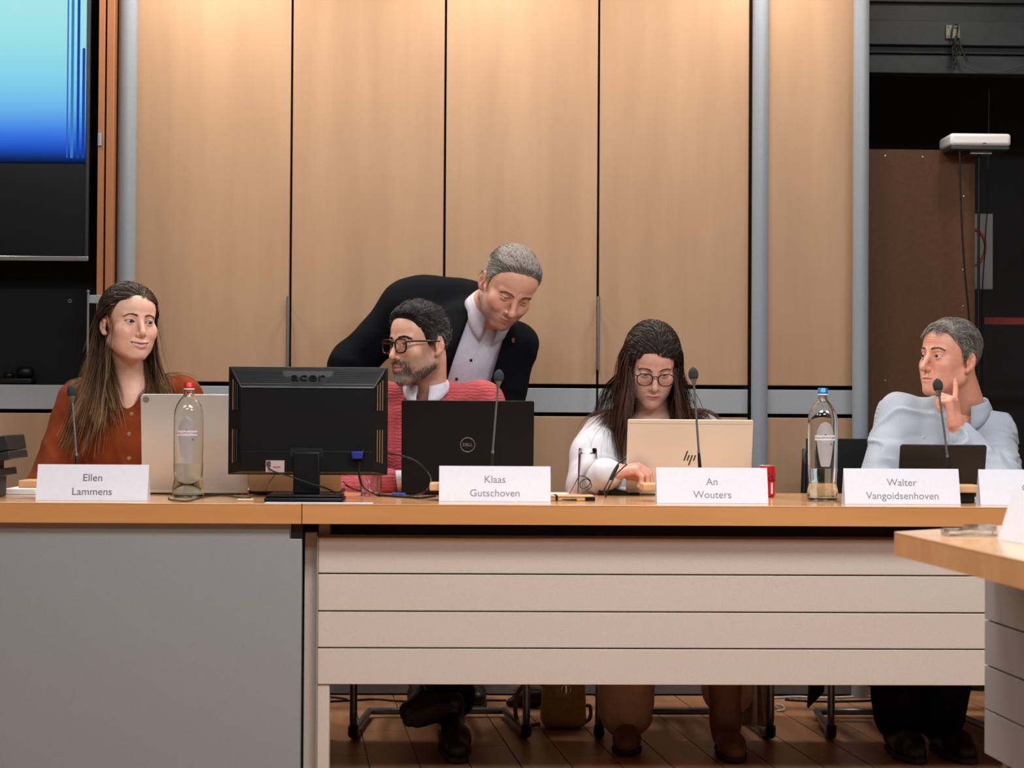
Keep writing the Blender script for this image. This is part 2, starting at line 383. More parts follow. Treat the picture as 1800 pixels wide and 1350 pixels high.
w.build('wire', mat('wire_grey', (50, 52, 54), 0.5), smooth=True, label='thin grey wire drooping from the hanging chain in the recess', cat='wire')
# brown hardboard
HBY = 1.90
m_hb = speckle('hardboard_brown', (88, 54, 20), (78, 47, 16), 60, 0.6, 0.04)
a = at(1505, 262, HBY); c_ = at(1714, 262, HBY)
hb = thing('hardboard_panel', 'brown hardboard back panel standing in the dark recess', 'panel', ((a[0]+c_[0])/2, HBY, 0))
hw = (c_[0]-a[0])/2; hz = a[2]
MB().box((-hw, 0, 0), (hw, 0.012, hz)).build('board', m_hb, hb, bevel=0.001)
MB().box((hw-0.004, 0.0121, 0), (hw, 0.35, hz)).build('side_board', m_hb, hb, bevel=0.001)
for px, py in ((1556, 274), (1622, 276), (1694, 277), (1694, 345), (1692, 474), (1693, 538), (1556, 669), (1640, 664)):
    p = at(px, py, HBY)
    MB().lathe([(0.0, 0.0015), (0.003, 0.0012), (0.0035, 0)], n=10, close=False).build('nail', m_steel, hb, (p[0]-hb.location[0], 0, p[2])).rotation_euler = (pi/2, 0, 0)
# poster with red ring, and red bar
p0 = at(1713, 508, 2.3); p1 = at(1745, 376, 2.3)
po = thing('poster', 'pale sheet with an orange ring behind the hardboard panel', 'poster', ((p0[0]+p1[0])/2, 2.3, p0[2]))
hh = p1[2]-p0[2]
m_paper_d = mat('poster_paper', (120, 122, 124), 0.7); m_red = mat('orange_red', (150, 48, 28), 0.6)
MB().box((-0.16, 0, 0), ((p1[0]-p0[0])/2, 0.004, hh)).build('sheet', m_paper_d, po)
cc = at(1707, 434, 2.3); pts = [(cc[0]-po.location[0]+0.056*cos(t), -0.001, cc[2]-p0[2]+0.072*sin(t)) for t in np.linspace(0, 2*pi, 40, endpoint=False)]
MB().tube(pts, 0.006, 6, closed=True).build('ring_print', m_red, po, smooth='all')
bx(1730, 560, 1990, 570, 2.25, 0.01, 'red_bar', mat('red_bar', (120, 22, 8), 0.6), label='thin red horizontal bar in the dark behind the man in the blue shirt', cat='bar')
# black stand with the white device
SY = 1.78
d0 = at(1671, 262, SY); d1 = at(1778, 235, SY)
st = thing('device_stand', 'thin black pole stand carrying a white box beside the brown board', 'stand', (at(1720, 560, SY+0.06)[0], SY+0.06, 0))
MB().tube([(0, 0, 0.012), (0, 0, d0[2]-0.004)], 0.005, 10).build('pole', m_blk, st, smooth=True)
MB().lathe([(0.048, 0), (0.048, 0.012), (0.02, 0.018), (0.008, 0.03)], n=32).build('base', m_blk, st, smooth=True)
MB().box((-0.04, -0.03, d0[2]-0.012), (0.04, 0.03, d0[2]-0.002)).build('bracket', m_steel, st, bevel=0.001)
wd = thing('white_device', 'flat white rounded box on the pole stand in the dark recess', 'device', ((d0[0]+d1[0])/2+0.01, SY+0.07, d0[2]))
dw = (d1[0]-d0[0])/2; dh = d1[2]-d0[2]
m_whp = mat('white_plastic', (222, 222, 220), 0.4)
MB().box((-dw-0.012, -0.075, 0.013), (dw-0.012, 0.09, dh)).build('casing', m_whp, wd, bevel=0.012, seg=3)
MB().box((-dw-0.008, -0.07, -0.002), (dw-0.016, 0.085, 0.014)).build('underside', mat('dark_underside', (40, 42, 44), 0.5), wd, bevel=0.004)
MB().box((-0.004, -0.0765, 0.02), (0.008, -0.0745, 0.023)).build('slot', m_blk, wd)
pts = [at(x, y, SY) for x, y in ((1687, 266), (1688, 330), (1691, 400), (1696, 480), (1703, 556), (1706, 640), (1700, 740))]
pts.append((pts[-1][0], SY, 0.3)); pts.append((pts[-1][0]+0.05, SY, 0.006))
MB().tube(spline(pts, 5), 0.0035, 8).build('cable', m_blk, smooth=True, label='black cable hanging from the white box in front of the brown board', cat='cable')
pts = [at(x, y, 2.2) for x, y in ((1737, 300), (1735, 376), (1733, 400), (1730, 460), (1727, 510), (1726, 600))]
pts = [(pts[0][0]+0.01, 2.2, 2.998)]+pts+[(pts[-1][0], 2.2, 0.004)]
MB().tube(spline(pts, 5), 0.0025, 8).build('cable', m_blk, smooth=True, label='thin dark cord hanging across the pale poster', cat='cable')
# ------------------------------------------------------------------ desks
TZ = 0.75; TT = 0.053; TD = 0.862
m_lam_g = speckle('laminate_cool_grey', (146, 146, 145), (139, 139, 138), 260, 0.5, 0.03)
m_lam_b = speckle('laminate_warm_grey', (204, 190, 176), (196, 182, 168), 220, 0.5, 0.03)
m_edge_b = mat('laminate_edge', (150, 138, 128), 0.5)
m_frame = mat('desk_frame_dark', (30, 29, 28), 0.5)
def desk_top(root, poly, z0, z1, name='desk_top'):
    """top with its surface on one mesh, edge band on another"""
    l = root.location
    o = MB().prism([(x-l[0], y-l[1]) for x, y in poly], 'z', z1-0.004, z1).build(name, m_deskt, root, bevel=0.0015)
    e = MB().prism([(x-l[0], y-l[1]) for x, y in poly], 'z', z0, z1-0.004).build('edge_band', m_edge, root)
    return o
xs = at(530.5, 900, 0)[0]
x1 = -2.75; x9 = 2.55
# left desk
dl = thing('desk', 'beech topped desk with a plain cool grey front panel, left of the joint', 'desk', ((x1+xs)/2, 0, 0))
desk_top(dl, [(x1, 0), (xs-0.0012, 0), (xs-0.0012, TD), (x1, TD)], TZ-TT, TZ)
lx = dl.location[0]
def LB(lo, hi, root): l = root.location; return MB().box(tuple(a-b for a, b in zip(lo, l)), tuple(a-b for a, b in zip(hi, l)))
xp = at(529, 1100, 0.02)[0]; xq = at(509, 935, 0.02)[0]; zq = at(509, 947.5, 0.02)[2]
l = dl.location
MB().prism([(x1-lx, 0.004), (xp-lx, 0.004), (xp-lx, zq), (xq-lx, zq), (xq-lx, TZ-TT-0.0005), (x1-lx, TZ-TT-0.0005)], 'y', 0.02, 0.042).build('front_panel', m_lam_g, dl, bevel=0.0015)
LB((xq+0.002, 0.03, zq+0.001), (xp, 0.30, TZ-TT-0.0005), dl).build('bracket', m_frame, dl)
LB((xp-0.03, 0.043, 0.002), (xp-0.003, 0.80, zq-0.001), dl).build('side_panel', m_lam_g, dl, bevel=0.001)
LB((x1, 0.043, 0.002), (x1+0.025, 0.80, TZ-TT-0.0005), dl).build('side_panel', m_lam_g, dl, bevel=0.001)
# right desk
dr = thing('desk', 'long beech topped desk with a slatted warm grey front panel', 'desk', ((xs+x9)/2, 0, 0))
desk_top(dr, [(xs+0.0012, 0), (x9, 0), (x9, TD), (xs+0.0012, TD)], TZ-TT, TZ)
SYF = 0.058
xa = at(533, 1100, SYF)[0]; xb = at(555, 1100, SYF)[0]; xc = at(559, 1100, SYF)[0]; xd = at(578, 1300, SYF)[0]; xe = x9-0.12
zt = at(560, 945, SYF)[2]; zbm = at(560, 1202.8, SYF)[2]
LB((xa, SYF+0.03, 0.002), (xb, SYF+0.6, at(540, 937, SYF)[2]), dr).build('end_leg', m_lam_b, dr, bevel=0.002)
LB((xb+0.001, SYF-0.001, 0.002), (xc-0.0005, SYF+0.05, zt+0.004), dr).build('front_post', m_edge_b, dr, bevel=0.001)
LB((xc, SYF+0.004, 0.002), (xd, SYF+0.05, zbm-0.001), dr).build('front_leg', m_lam_b, dr, bevel=0.001)
LB((xc, SYF+0.021, zbm), (xe, SYF+0.04, zt+0.004), dr).build('back_board', m_edge_b, dr)
seams = [zt]+[at(560, v, SYF)[2] for v in (1008.2, 1074.2, 1138.8)]+[zbm]
for k in range(4):
    LB((xc, SYF, seams[k+1]+(0.0018 if k < 3 else 0)), (xe, SYF+0.02, seams[k]-(0.0018 if k else 0)), dr).build('slat', m_lam_b, dr, bevel=0.0015)
LB((xc, SYF+0.0205, zt+0.0045), (xe, SYF+0.035, zt+0.006), dr).build('panel_trim', m_edge_b, dr)
LB((xa, 0.16, TZ-TT-0.055), (xe, 0.20, TZ-TT-0.0005), dr).build('under_frame', m_frame, dr)
LB((at(561, 930, 0.1)[0], 0.09, zt+0.0065), (at(580, 930, 0.1)[0], 0.155, TZ-TT-0.0005), dr).build('bracket', m_edge_b, dr)
LB((xe-0.03, SYF+0.041, 0.002), (xe, SYF+0.65, TZ-TT-0.0005), dr).build('end_leg', m_lam_b, dr, bevel=0.002)
# wing table at the right, nearer to the viewer
WT = 0.0485
def camxy(lat, dep): p = CAM+_r0*lat+np.array([sin(_y), cos(_y), 0])*dep; return (p[0], p[1])
A = onz(1572, 934.5, TZ)[:2]; B = onz(1802, 985.5, TZ)[:2]; Cc = onz(1682, 928, TZ)[:2]
A = np.array(A); B = np.array(B); Cc = np.array(Cc)
dAB = (B-A)/np.linalg.norm(B-A); dAC = (Cc-A)/np.linalg.norm(Cc-A)
nrm = np.array([-dAB[1], dAB[0]]);  nrm = nrm if nrm[0] > 0 else -nrm
P2 = A+dAC*0.40; P3 = P2+nrm*0.75; P4 = A+dAB*1.5; P5 = P4+nrm*1.05
ww = thing('desk', 'nearer beech wing table with a cut corner at the right edge', 'desk', (float(P2[0]), float(P4[1]+P2[1])/2, 0))
desk_top(ww, [tuple(A), tuple(P4), tuple(P5), tuple(P3), tuple(P2)][::1], TZ-WT, TZ)
# its slatted side panel
q = CAM+ray(1730.5, 1180)*(4.2/ (ray(1730.5, 1180)@_f)); Q = q[:2]
wl = ww.location
def slab2(Pa, Pb, t, z0, z1, root):
    n = np.array([-(Pb-Pa)[1], (Pb-Pa)[0]]); n /= np.linalg.norm(n); n = n if n[0] > 0 else -n; l = root.location
    pts = [Pa, Pb, Pb+n*t, Pa+n*t]; return MB().prism([(p[0]-l[0], p[1]-l[1]) for p in pts], 'z', z0, z1)
zs = [TZ-WT-0.012]+[at(1731, v, q[1])[2] for v in (1089, 1168.3, 1245.5, 1325)]
Qe = Q+dAB*1.3
m_lam_w = speckle('laminate_wing_grey', (138, 135, 133), (131, 128, 126), 220, 0.5, 0.03)
for k in range(4):
    slab2(Q, Qe, 0.02, zs[k+1]+0.0018, zs[k]-0.0018, ww).build('slat', m_lam_w, ww, bevel=0.0015)
slab2(Q+nrm*0.021, Qe+nrm*0.021, 0.012, zs[4], TZ-WT-0.001, ww).build('back_board', m_edge_b, ww)
for s_, m_ in ((0.02, m_lam_w), (1.24, m_lam_w)):
    slab2(Q+dAB*s_+nrm*0.034, Q+dAB*(s_+0.03)+nrm*0.034, 0.6, 0.002, TZ-WT-0.001, ww).build('end_leg', m_, ww, bevel=0.002)

# ------------------------------------------------------------------ name cards
m_card = speckle('card_white', (224, 222, 229), (220, 218, 225), 90, 0.45, 0.01)
m_ink = mat('print_grey', (88, 90, 104), 0.6); m_ink2 = mat('print_light_grey', (128, 129, 138), 0.6)
def name_card(loc, rz, lines, label, w=0.297, h=0.0965, half=0.026, ink=None, xs=0.0):
    o = thing('name_card', label, 'name card', loc, rz, 'paper name cards on the desks')
    t = 0.0006; th = atan2(half, h)
    f = MB().prism([(-half, 0.0), (-half+2*t, 0.0), (t*0, h-2*t), (0, h)], 'x', -w/2, w/2); f.build('front_leaf', m_card, o)
    MB().prism([(half, 0.0), (0, h), (0, h-2*t), (half-2*t, 0.0)], 'x', -w/2, w/2).build('rear_leaf', m_card, o)
    MB().box((-w/2, -half+0.001, 0.0), (w/2, half-0.001, 0.0008)).build('bottom_leaf', m_card, o)
    for (txt, zc, size, dx) in lines:
        v, fc = text_mb(txt, size, 0.0001)
        y = -half+half*(zc/h)
        R = np.array([[1,0,0],[0,cos(-th),-sin(-th)],[0,sin(-th),cos(-th)]])
        v = v@R.T+np.array([dx, y-0.0005, zc])
        MB().add(v, fc).build('lettering', ink or m_ink, o)
    return o
def card_at(pxl, pxr, pyb, lines, label, **kw):
    a = onz(pxl, pyb, TZ); b = onz(pxr, pyb, TZ); yb = max((a[1]+b[1])/2, 0.012)
    w = kw.pop('w', b[0]-a[0])
    return name_card(((a[0]+b[0])/2 if 'w' not in kw else a[0], yb+0.026, TZ+0.0004), 0, lines, label, w=w, **kw)
TS = 0.0285
card_at(60, 260.5, 880.3, [('Ellen', 0.0605, TS, 0), ('Lammens', 0.0235, TS, 0)], 'white name card in front of the woman in the rust sweater')
card_at(771.5, 967.5, 882, [('Klaas', 0.0595, TS, 0), ('Gutschoven', 0.0225, TS, 0)], 'white name card in front of the black laptop', ink=m_ink2)
card_at(1156, 1349, 885, [('An', 0.0575, TS, 0), ('Wouters', 0.0225, TS, 0)], 'white name card in front of the champagne laptop', ink=m_ink2)
card_at(1488, 1686, 886.5, [('Walter', 0.0580, TS, 0), ('Vangoidsenhoven', 0.0220, TS, 0)], 'white name card in front of the man in the blue shirt', ink=m_ink2)
card_at(1727, 1925, 888.5, [('C', 0.046, TS, -0.034)], 'white name card cut by the right edge, on the long desk', ink=m_ink2)
pN = onz(1754, 948, TZ)
rzN = atan2(dAB[1], dAB[0])
cN = np.array([pN[0], pN[1]])+dAB*0.149+nrm*0.030
m_card_g = m_card
nc = name_card((cN[0], cN[1], TZ+0.0004), rzN, [], 'blurred grey name card on the nearer wing table', half=0.030)
for zc, dx, wd_ in ((0.030, -0.06, 0.05),):
    pass

# ------------------------------------------------------------------ bottles
m_glass = glass('bottle_glass', (252, 254, 252), 0.0, 1.45)
m_glassb = glass('bottle_glass_green', (206, 236, 210), 0.02, 1.45)
m_water = glass('water', (248, 254, 248), 0.0, 1.33)
m_lab = mat('label_silver', (206, 198, 194), 0.36, 0.5)
m_lab2 = mat('label_banner', (226, 222, 222), 0.5)
def bend(v, r):
    a = v[:,0]/r; rr = r-v[:,1]
    return np.stack([rr*np.sin(a), -rr*np.cos(a), v[:,2]], 1)
def patch(poly_fn, r, z0, z1, nz=24, nx=14):
    v = []; f = []
    for i in range(nz+1):
        z = z0+(z1-z0)*i/nz; hw = poly_fn(i/nz)
        for j in range(nx+1): v.append(((j/nx*2-1)*hw, 0.0, z))
    v = bend(np.array(v), r)
    for i in range(nz):
        for j in range(nx): k = i*(nx+1)+j; f.append((k, k+1, k+nx+2, k+nx+1))
    return v, f
def bottle(px, pyb, pyt, capc, inkc, label, waterline=0.297):
    p = onz(px, pyb, TZ); Hh = at(px, pyt, p[1])[2]-TZ; s = Hh/0.32
    o = thing('water_bottle', label, 'bottle', (p[0], p[1]+0.04, TZ+0.0005), 0, 'glass water bottles on the desk')
    prof = [(0.0, 0.0), (0.036, 0.0), (0.0425, 0.004), (0.0437, 0.012), (0.0435, 0.028), (0.0418, 0.037), (0.0395, 0.046), (0.0388, 0.055), (0.0400, 0.066), (0.0412, 0.085), (0.0418, 0.14), (0.0420, 0.20),
            (0.0418, 0.228), (0.0400, 0.242), (0.0352, 0.256), (0.0268, 0.270), (0.0190, 0.279), (0.0150, 0.286), (0.0138, 0.294), (0.0136, 0.302), (0.0146, 0.3035), (0.0146, 0.3065), (0.0128, 0.308), (0.0124, 0.316)]
    inner = [(max(r-0.0034, 0), max(z, 0.008)) for r, z in prof if z <= 0.302]
    inner[0] = (0.0, 0.008)
    pr = [(r*s, z*s) for r, z in prof]; inn = [(r*s, z*s) for r, z in inner if r > 0 or z == 0.008]
    full = pr+[(0.0098*s, 0.316*s)]+inn[::-1]
    MB().lathe(full, n=48, close=False).build('glass_body', m_glass, o, smooth='all')
    zw = waterline*0.32
    wp = [(r*s+0.0004, z*s) for r, z in inner if z < zw and r > 0]; rw = np.interp(zw, [z for r, z in inner], [r for r, z in inner])
    wp = [(0.0, 0.0078*s)]+wp+[(rw*s+0.0004, zw*s), (0.0, zw*s)]
    MB().lathe(wp, n=48, close=False).build('water', m_water, o, smooth=True)
    m_cap = mat('cap_metal', capc, 0.3, 0.35)
    cap = MB()
    nC = 48; zz = [(0.0143, 0.3035), (0.0148, 0.3045), (0.0146, 0.309), (0.0139, 0.310), (0.0139, 0.3185), (0.0128, 0.320), (0.0, 0.3203)]
    cap.lathe([(r*s, z*s) for r, z in zz], n=nC, close=False)
    cap.build('cap', m_cap, o, smooth=True)
    MB().lathe([(0.0149*s, 0.2995*s), (0.0151*s, 0.3005*s), (0.0149*s, 0.3035*s), (0.0140*s, 0.3036*s)], n=32, close=False).build('cap_ring', m_lab2, o, smooth=True)
    r = 0.0425*s
    def shape(t):
        if t > 0.62: return 0.0262*s*sqrt(max(1-((t-0.62)/0.38)**2, 0.0))+0.0004
        return (0.0120+0.0142*min(1, t/0.62)**0.75)*s
    lab = MB().add(*patch(shape, r, 0.098*s, 0.224*s)).build('label', m_lab, o, smooth='all')
    MB().add(*patch(lambda t: 0.031*s, r+0.0005, 0.172*s, 0.186*s, 4)).build('banner', m_lab2, lab, smooth='all')
    MB().add(*patch(lambda t: 0.0162*s*sqrt(max(1-(2*t-1)**2, 0.01)), r+0.0003, 0.160*s, 0.204*s, 14)).build('medallion', mat('label_medallion', (196, 190, 188), 0.4, 0.4), lab, smooth='all')
    v, f = text_mb('CHAUDFONTAINE', 0.0084*s, 0.00005, spacing=0.92); v[:,2] += 0.179*s; v[:,1] -= 0
    MB().add(bend(v, r+0.0009), f).build('lettering', mat('label_ink', inkc, 0.5), lab)
    v, f = text_mb('n', 0.012*s, 0.00005); v[:,2] += 0.162*s; v[:,0] += 0.018*s
    MB().add(bend(v, r+0.0007), f).build('mark', m_blk, lab)
    MB().add(*patch(lambda t: 0.0026*s*(1-abs(2*t-1))+0.0002, r+0.0009, 0.186*s, 0.190*s, 4, 4)).build('emblem', mat('label_emblem', inkc, 0.5), lab)
    return o
bottle(327, 876, 672, (214, 36, 38), (196, 60, 62), 'glass water bottle with a red cap in front of the silver laptop')
bottle(1450.5, 882, 682, (38, 128, 200), (60, 60, 66), 'glass water bottle with a blue cap beside the man in the blue shirt', 0.288)

# ------------------------------------------------------------------ monitor, seen from behind
MY = 0.185
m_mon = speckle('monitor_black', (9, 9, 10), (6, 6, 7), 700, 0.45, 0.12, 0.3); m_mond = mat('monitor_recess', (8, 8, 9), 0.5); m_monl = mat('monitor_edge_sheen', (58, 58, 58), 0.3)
a = at(400.5, 834, MY); b_ = at(682, 646, MY); mcx = (a[0]+b_[0])/2; mw = b_[0]-a[0]; mh = b_[2]-a[2]; mz = a[2]
bb = onz(540, 879.5, TZ)
mo = thing('monitor', 'black desktop monitor seen from behind, in front of the man in pink', 'monitor', (mcx, MY, TZ))
z0 = mz-TZ; z1 = z0+mh; hw = mw/2
MB().box((-hw, 0.0, z0), (hw, 0.028, z1)).build('bezel', m_mon, mo, bevel=0.003)
# sloped rear shell : outer rectangle at y=-0.001 to inner at y=-0.042
ix = 0.038; it_ = 0.057; ib = 0.010; yb = -0.034
O = [(-hw+0.004, -0.0005, z0+0.003), (hw-0.004, -0.0005, z0+0.003), (hw-0.004, -0.0005, z1-0.003), (-hw+0.004, -0.0005, z1-0.003)]
I = [(-hw+ix, yb, z0+ib), (hw-ix, yb, z0+ib), (hw-ix, yb, z1-it_), (-hw+ix, yb, z1-it_)]
MB().add(O+I, [(4,5,6,7), (0,1,5,4), (1,2,6,5), (2,3,7,6), (3,0,4,7), (3,2,1,0)]).build('rear_shell', m_mon, mo)
# ridge line under the top vents
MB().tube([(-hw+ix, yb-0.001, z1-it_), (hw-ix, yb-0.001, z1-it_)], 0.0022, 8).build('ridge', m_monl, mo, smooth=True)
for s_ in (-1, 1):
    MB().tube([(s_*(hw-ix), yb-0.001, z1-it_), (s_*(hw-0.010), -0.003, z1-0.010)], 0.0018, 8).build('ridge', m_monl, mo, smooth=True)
# vents on the sloped top : thin horizontal bars
def top_pt(x, t): return (x, -0.0015+(yb+0.001)*t*0.97, z1-0.004-(it_-0.004)*t)
for s_ in (-1, 1):
    for k in range(7):
        t = 0.2+k*0.105
        xo = hw-0.014-0.026*t; xi = 0.068-(0.004*k)
        pa = top_pt(s_*xi, t); pb = top_pt(s_*xo, t)
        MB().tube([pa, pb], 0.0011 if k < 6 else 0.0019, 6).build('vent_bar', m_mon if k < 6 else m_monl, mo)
MB().add([top_pt(-0.070, 0.14), top_pt(0.070, 0.14), top_pt(0.066, 0.9), top_pt(-0.066, 0.9)], [(0,1,2,3)]).build('logo_plate', mat('monitor_plate', (34, 36, 36), 0.4), mo)
v, f = text_mb('acer', 0.047, 0.0016); th = atan2(-yb, it_)
R = np.array([[1,0,0],[0,cos(-th),-sin(-th)],[0,sin(-th),cos(-th)]]); v = v*np.array([1.15,1,0.80]); v = v@R.T+np.array(top_pt(0, 0.46))+np.array([0, -0.003, 0])
MB().add(v, f).build('lettering', mat('monitor_logo', (9, 9, 10), 0.18), mo)
# side vents: narrow vertical slots, the light through them painted as a warm tone
m_slot = mat('slot_light_tone', (150, 108, 64), 0.5)
for s_ in (-1, 1):
    for zz0, zz1 in ((0.30, 0.62), (0.66, 0.92)):
        for k in range(3):
            t = 0.25+k*0.22
            za = z0+(mh)*(1-zz1)+0.012*t; zb_ = z0+(mh)*(1-zz0)-0.004*t
            if (zz0 > 0.5): za, zb_ = z0+0.03+0.01*t, z0+mh*0.42
            else: za, zb_ = z0+mh*0.60, z1-0.028-0.03*t
            x = s_*(hw-0.006-(ix-0.008)*t); y = -0.003+(yb+0.002)*t
            MB().box((x-0.0010, y-0.0016, za), (x+0.0010, y+0.001, zb_)).build('vent_slot', m_slot if s_ > 0 or k == 0 else m_monl, mo)
# lower step, cable bay, sticker, connector, stand
MB().box((-hw+ix+0.002, yb-0.003, z0+ib+0.001), (hw-ix-0.002, yb-0.0005, z0+0.066)).build('lower_cover', m_mon, mo, bevel=0.001)
st_ = MB().box((-0.1105+0.0, yb-0.0075, z0+0.008), (-0.060, yb-0.0032, z0+0.040)).build('sticker', mat('sticker_pink', (190, 160, 150), 0.5), mo)
MB().box((-0.1090, yb-0.0079, z0+0.022), (-0.097, yb-0.0074, z0+0.038)).build('sticker_mark', mat('sticker_dark', (70, 58, 60), 0.5), st_)
MB().box((-0.090, yb-0.0079, z0+0.020), (-0.070, yb-0.0074, z0+0.024)).build('sticker_line', mat('sticker_grey', (120, 110, 110), 0.5), st_)
cn = MB().hexa([(0.125,yb-0.022,z0+0.046),(0.151,yb-0.022,z0+0.046),(0.151,yb-0.004,z0+0.046),(0.125,yb-0.004,z0+0.046),(0.121,yb-0.022,z0+0.066),(0.155,yb-0.022,z0+0.066),(0.155,yb-0.004,z0+0.066),(0.121,yb-0.004,z0+0.066)])
cn.build('video_plug', mat('plug_blue', (28, 40, 128), 0.45), mo, bevel=0.002)
MB().box((-0.036, yb-0.012, -0.0+0.020), (0.036, yb+0.012, z0+0.064)).build('stand_neck', m_mon, mo, bevel=0.004)
MB().box((-0.045, yb-0.004, z0+0.05), (0.045, yb-0.0035+0.001, z0+0.075)).build('stand_mount', m_mond, mo)
sby = -0.105
MB().box((-0.108, sby, 0.0), (0.102, 0.06, 0.012)).build('stand_base', m_mon, mo, bevel=0.004)
MB().box((-0.104, sby+0.004, 0.012), (0.098, 0.055, 0.020)).build('stand_base_top', m_mon, mo, bevel=0.004)

# ------------------------------------------------------------------ laptops
def laptop(name, label, pxl, pxr, pyt, pyb, yb, lean, m_lid, m_base, lidt=0.006, depth=0.22, radius=0.006, pxl_t=None):
    """lid seen from behind: bottom edge at depth yb, leaning towards the viewer"""
    a = at(pxl, pyb, yb); b_ = at(pxr, pyb, yb); w = b_[0]-a[0]; h_scr = at((pxl+pxr)/2, pyt, yb)[2]-TZ
    L_ = h_scr/cos(radians(lean))*0.985
    o = thing(name, label, 'laptop', ((a[0]+b_[0])/2, yb, TZ+0.0005))
    MB().box((-w/2, -0.004, 0.003), (w/2, depth, 0.016)).build('base', m_base, o, bevel=0.003)
    fo = []
    for sx_ in (-1, 1):
        for yy in (0.015, depth-0.02): MB().lathe([(0.006, 0.0), (0.006, 0.004)], (sx_*(w/2-0.03), yy, 0), 10).build('foot', m_blk, o)
    MB().box((-w/2+0.02, 0.03, 0.0155), (w/2-0.02, depth*0.55, 0.0168)).build('keyboard', m_blk, o)
    n = 5; poly = []
    for cx_, cz_, a0 in ((w/2-radius, radius, -pi/2), (w/2-radius, L_-radius, 0), (-w/2+radius, L_-radius, pi/2), (-w/2+radius, radius, pi)):
        for k in range(n+1): t = a0+k*pi/2/n; poly.append((cx_+radius*cos(t), cz_+radius*sin(t)))
    ld = MB().prism(poly, 'y', -lidt, 0.0).build('lid', m_lid, o, bevel=0.0012)
    ld.location = (0, 0.002, 0.012); ld.rotation_euler = (radians(lean), 0, 0)
    MB().box((-w/2+0.008, -0.0002, 0.012), (w/2-0.008, 0.0008, L_-0.008)).build('screen', m_scr_off, ld)
    MB().tube([(-w*0.38, 0.003, 0.011), (w*0.38, 0.003, 0.011)], 0.005, 10).build('hinge', m_base, o, smooth=True)
    return o, ld, w, L_
m_sil = mat('laptop_silver', (222, 214, 203), 0.34, 0.5); m_cha = mat('laptop_champagne', (228, 217, 200), 0.36, 0.4); m_dk = speckle('laptop_black', (12, 12, 13), (9, 9, 10), 900, 0.5, 0.06, 0.25)
m_gold = mat('laptop_tan', (196, 172, 140), 0.34, 0.7); m_grid = mat('tablet_grey', (58, 62, 64), 0.35, 0.6)
o, ld, w, L_ = laptop('laptop', 'silver laptop behind the red-capped bottle', 250, 437, 698, 868, 0.55, 9, m_sil, m_sil, radius=0.011, depth=0.2)
MB().lathe([(0.0095, 0.0), (0.0095, 0.0006)], n=24).build('corner_disc', mat('laptop_disc', (150, 148, 146), 0.4, 0.6), ld, (-w/2+0.016, -0.0060, L_-0.016)).rotation_euler = (pi/2, 0, 0)
o, ld, w, L_ = laptop('laptop', 'tan metal laptop half hidden behind the black monitor', 437.5, 600, 742, 869, 0.50, 12, m_gold, m_blk, radius=0.011, depth=0.2)
o, ld, w, L_ = laptop('laptop', 'black laptop with a round logo, open in front of the man in pink', 705.5, 937, 709, 867, 0.60, 10, m_dk, m_dk, depth=0.24)
lo = MB(); rr = 0.0212
lg = MB().tube([(rr*cos(t), 0, rr*sin(t)) for t in np.linspace(0, 2*pi, 40, endpoint=False)], 0.0011, 6, closed=True).build('logo_ring', mat('logo_silver', (150, 150, 150), 0.35, 0.6), ld, (0.0, -0.0062, L_*0.515), smooth='all')
v, f = text_mb('DELL', 0.0135, 0.0003); MB().add(v, f).build('lettering', MATS['logo_silver'], lg)
o, ld, w, L_ = laptop('laptop', 'champagne metal laptop with slanted logo strokes, in front of the woman in white', 1100, 1319, 742.5, 868, 0.66, 13, m_cha, m_sil, depth=0.22, radius=0.005)
hp = MB(); hx = -0.004; hz_ = L_*0.47
def stroke(x, zl, zh, wd=0.0042): hp.prism([(x-0.5*wd+zl*0.33, zl), (x+0.5*wd+zl*0.33, zl), (x+0.5*wd+zh*0.33, zh), (x-0.5*wd+zh*0.33, zh)], 'y', -0.0005, 0.0)
stroke(-0.0135, -0.008, 0.022); stroke(-0.004, -0.008, 0.009); stroke(0.0055, -0.022, 0.009); stroke(0.015, -0.008, 0.009)
hp.build('logo_strokes', mat('logo_dark', (52, 50, 48), 0.3, 0.6), ld, (0.0, -0.0062, hz_))
MB().box((-w/2+0.003, -0.0066, L_-0.0125), (w/2-0.003, -0.0060, L_-0.012)).build('antenna_line', mat('laptop_line', (150, 140, 128), 0.4, 0.5), ld)
o, ld, w, L_ = laptop('tablet_computer', 'dark tablet computer on a keyboard stand in front of the man in the blue shirt', 1577, 1728, 787, 872, 0.50, 14, mat('tablet_back', (44, 44, 42), 0.3, 0.55), m_grid, depth=0.17, radius=0.008)
MB().box((-w/2, 0.0, -0.001), (w/2, 0.02, 0.030)).build('stand_bar', m_grid, o, bevel=0.004)
MB().box((w/2-0.055, -0.003, 0.018), (w/2-0.012, 0.0, 0.022)).build('bar_slot', m_steel, o)
MB().box((at(1660, 880, 0.4)[0]-o.location[0], -0.085, 0.0), (at(1727, 880, 0.4)[0]-o.location[0], -0.01, 0.007)).build('cover_flap', mat('cover_pale', (198, 186, 172), 0.5), o, bevel=0.001)

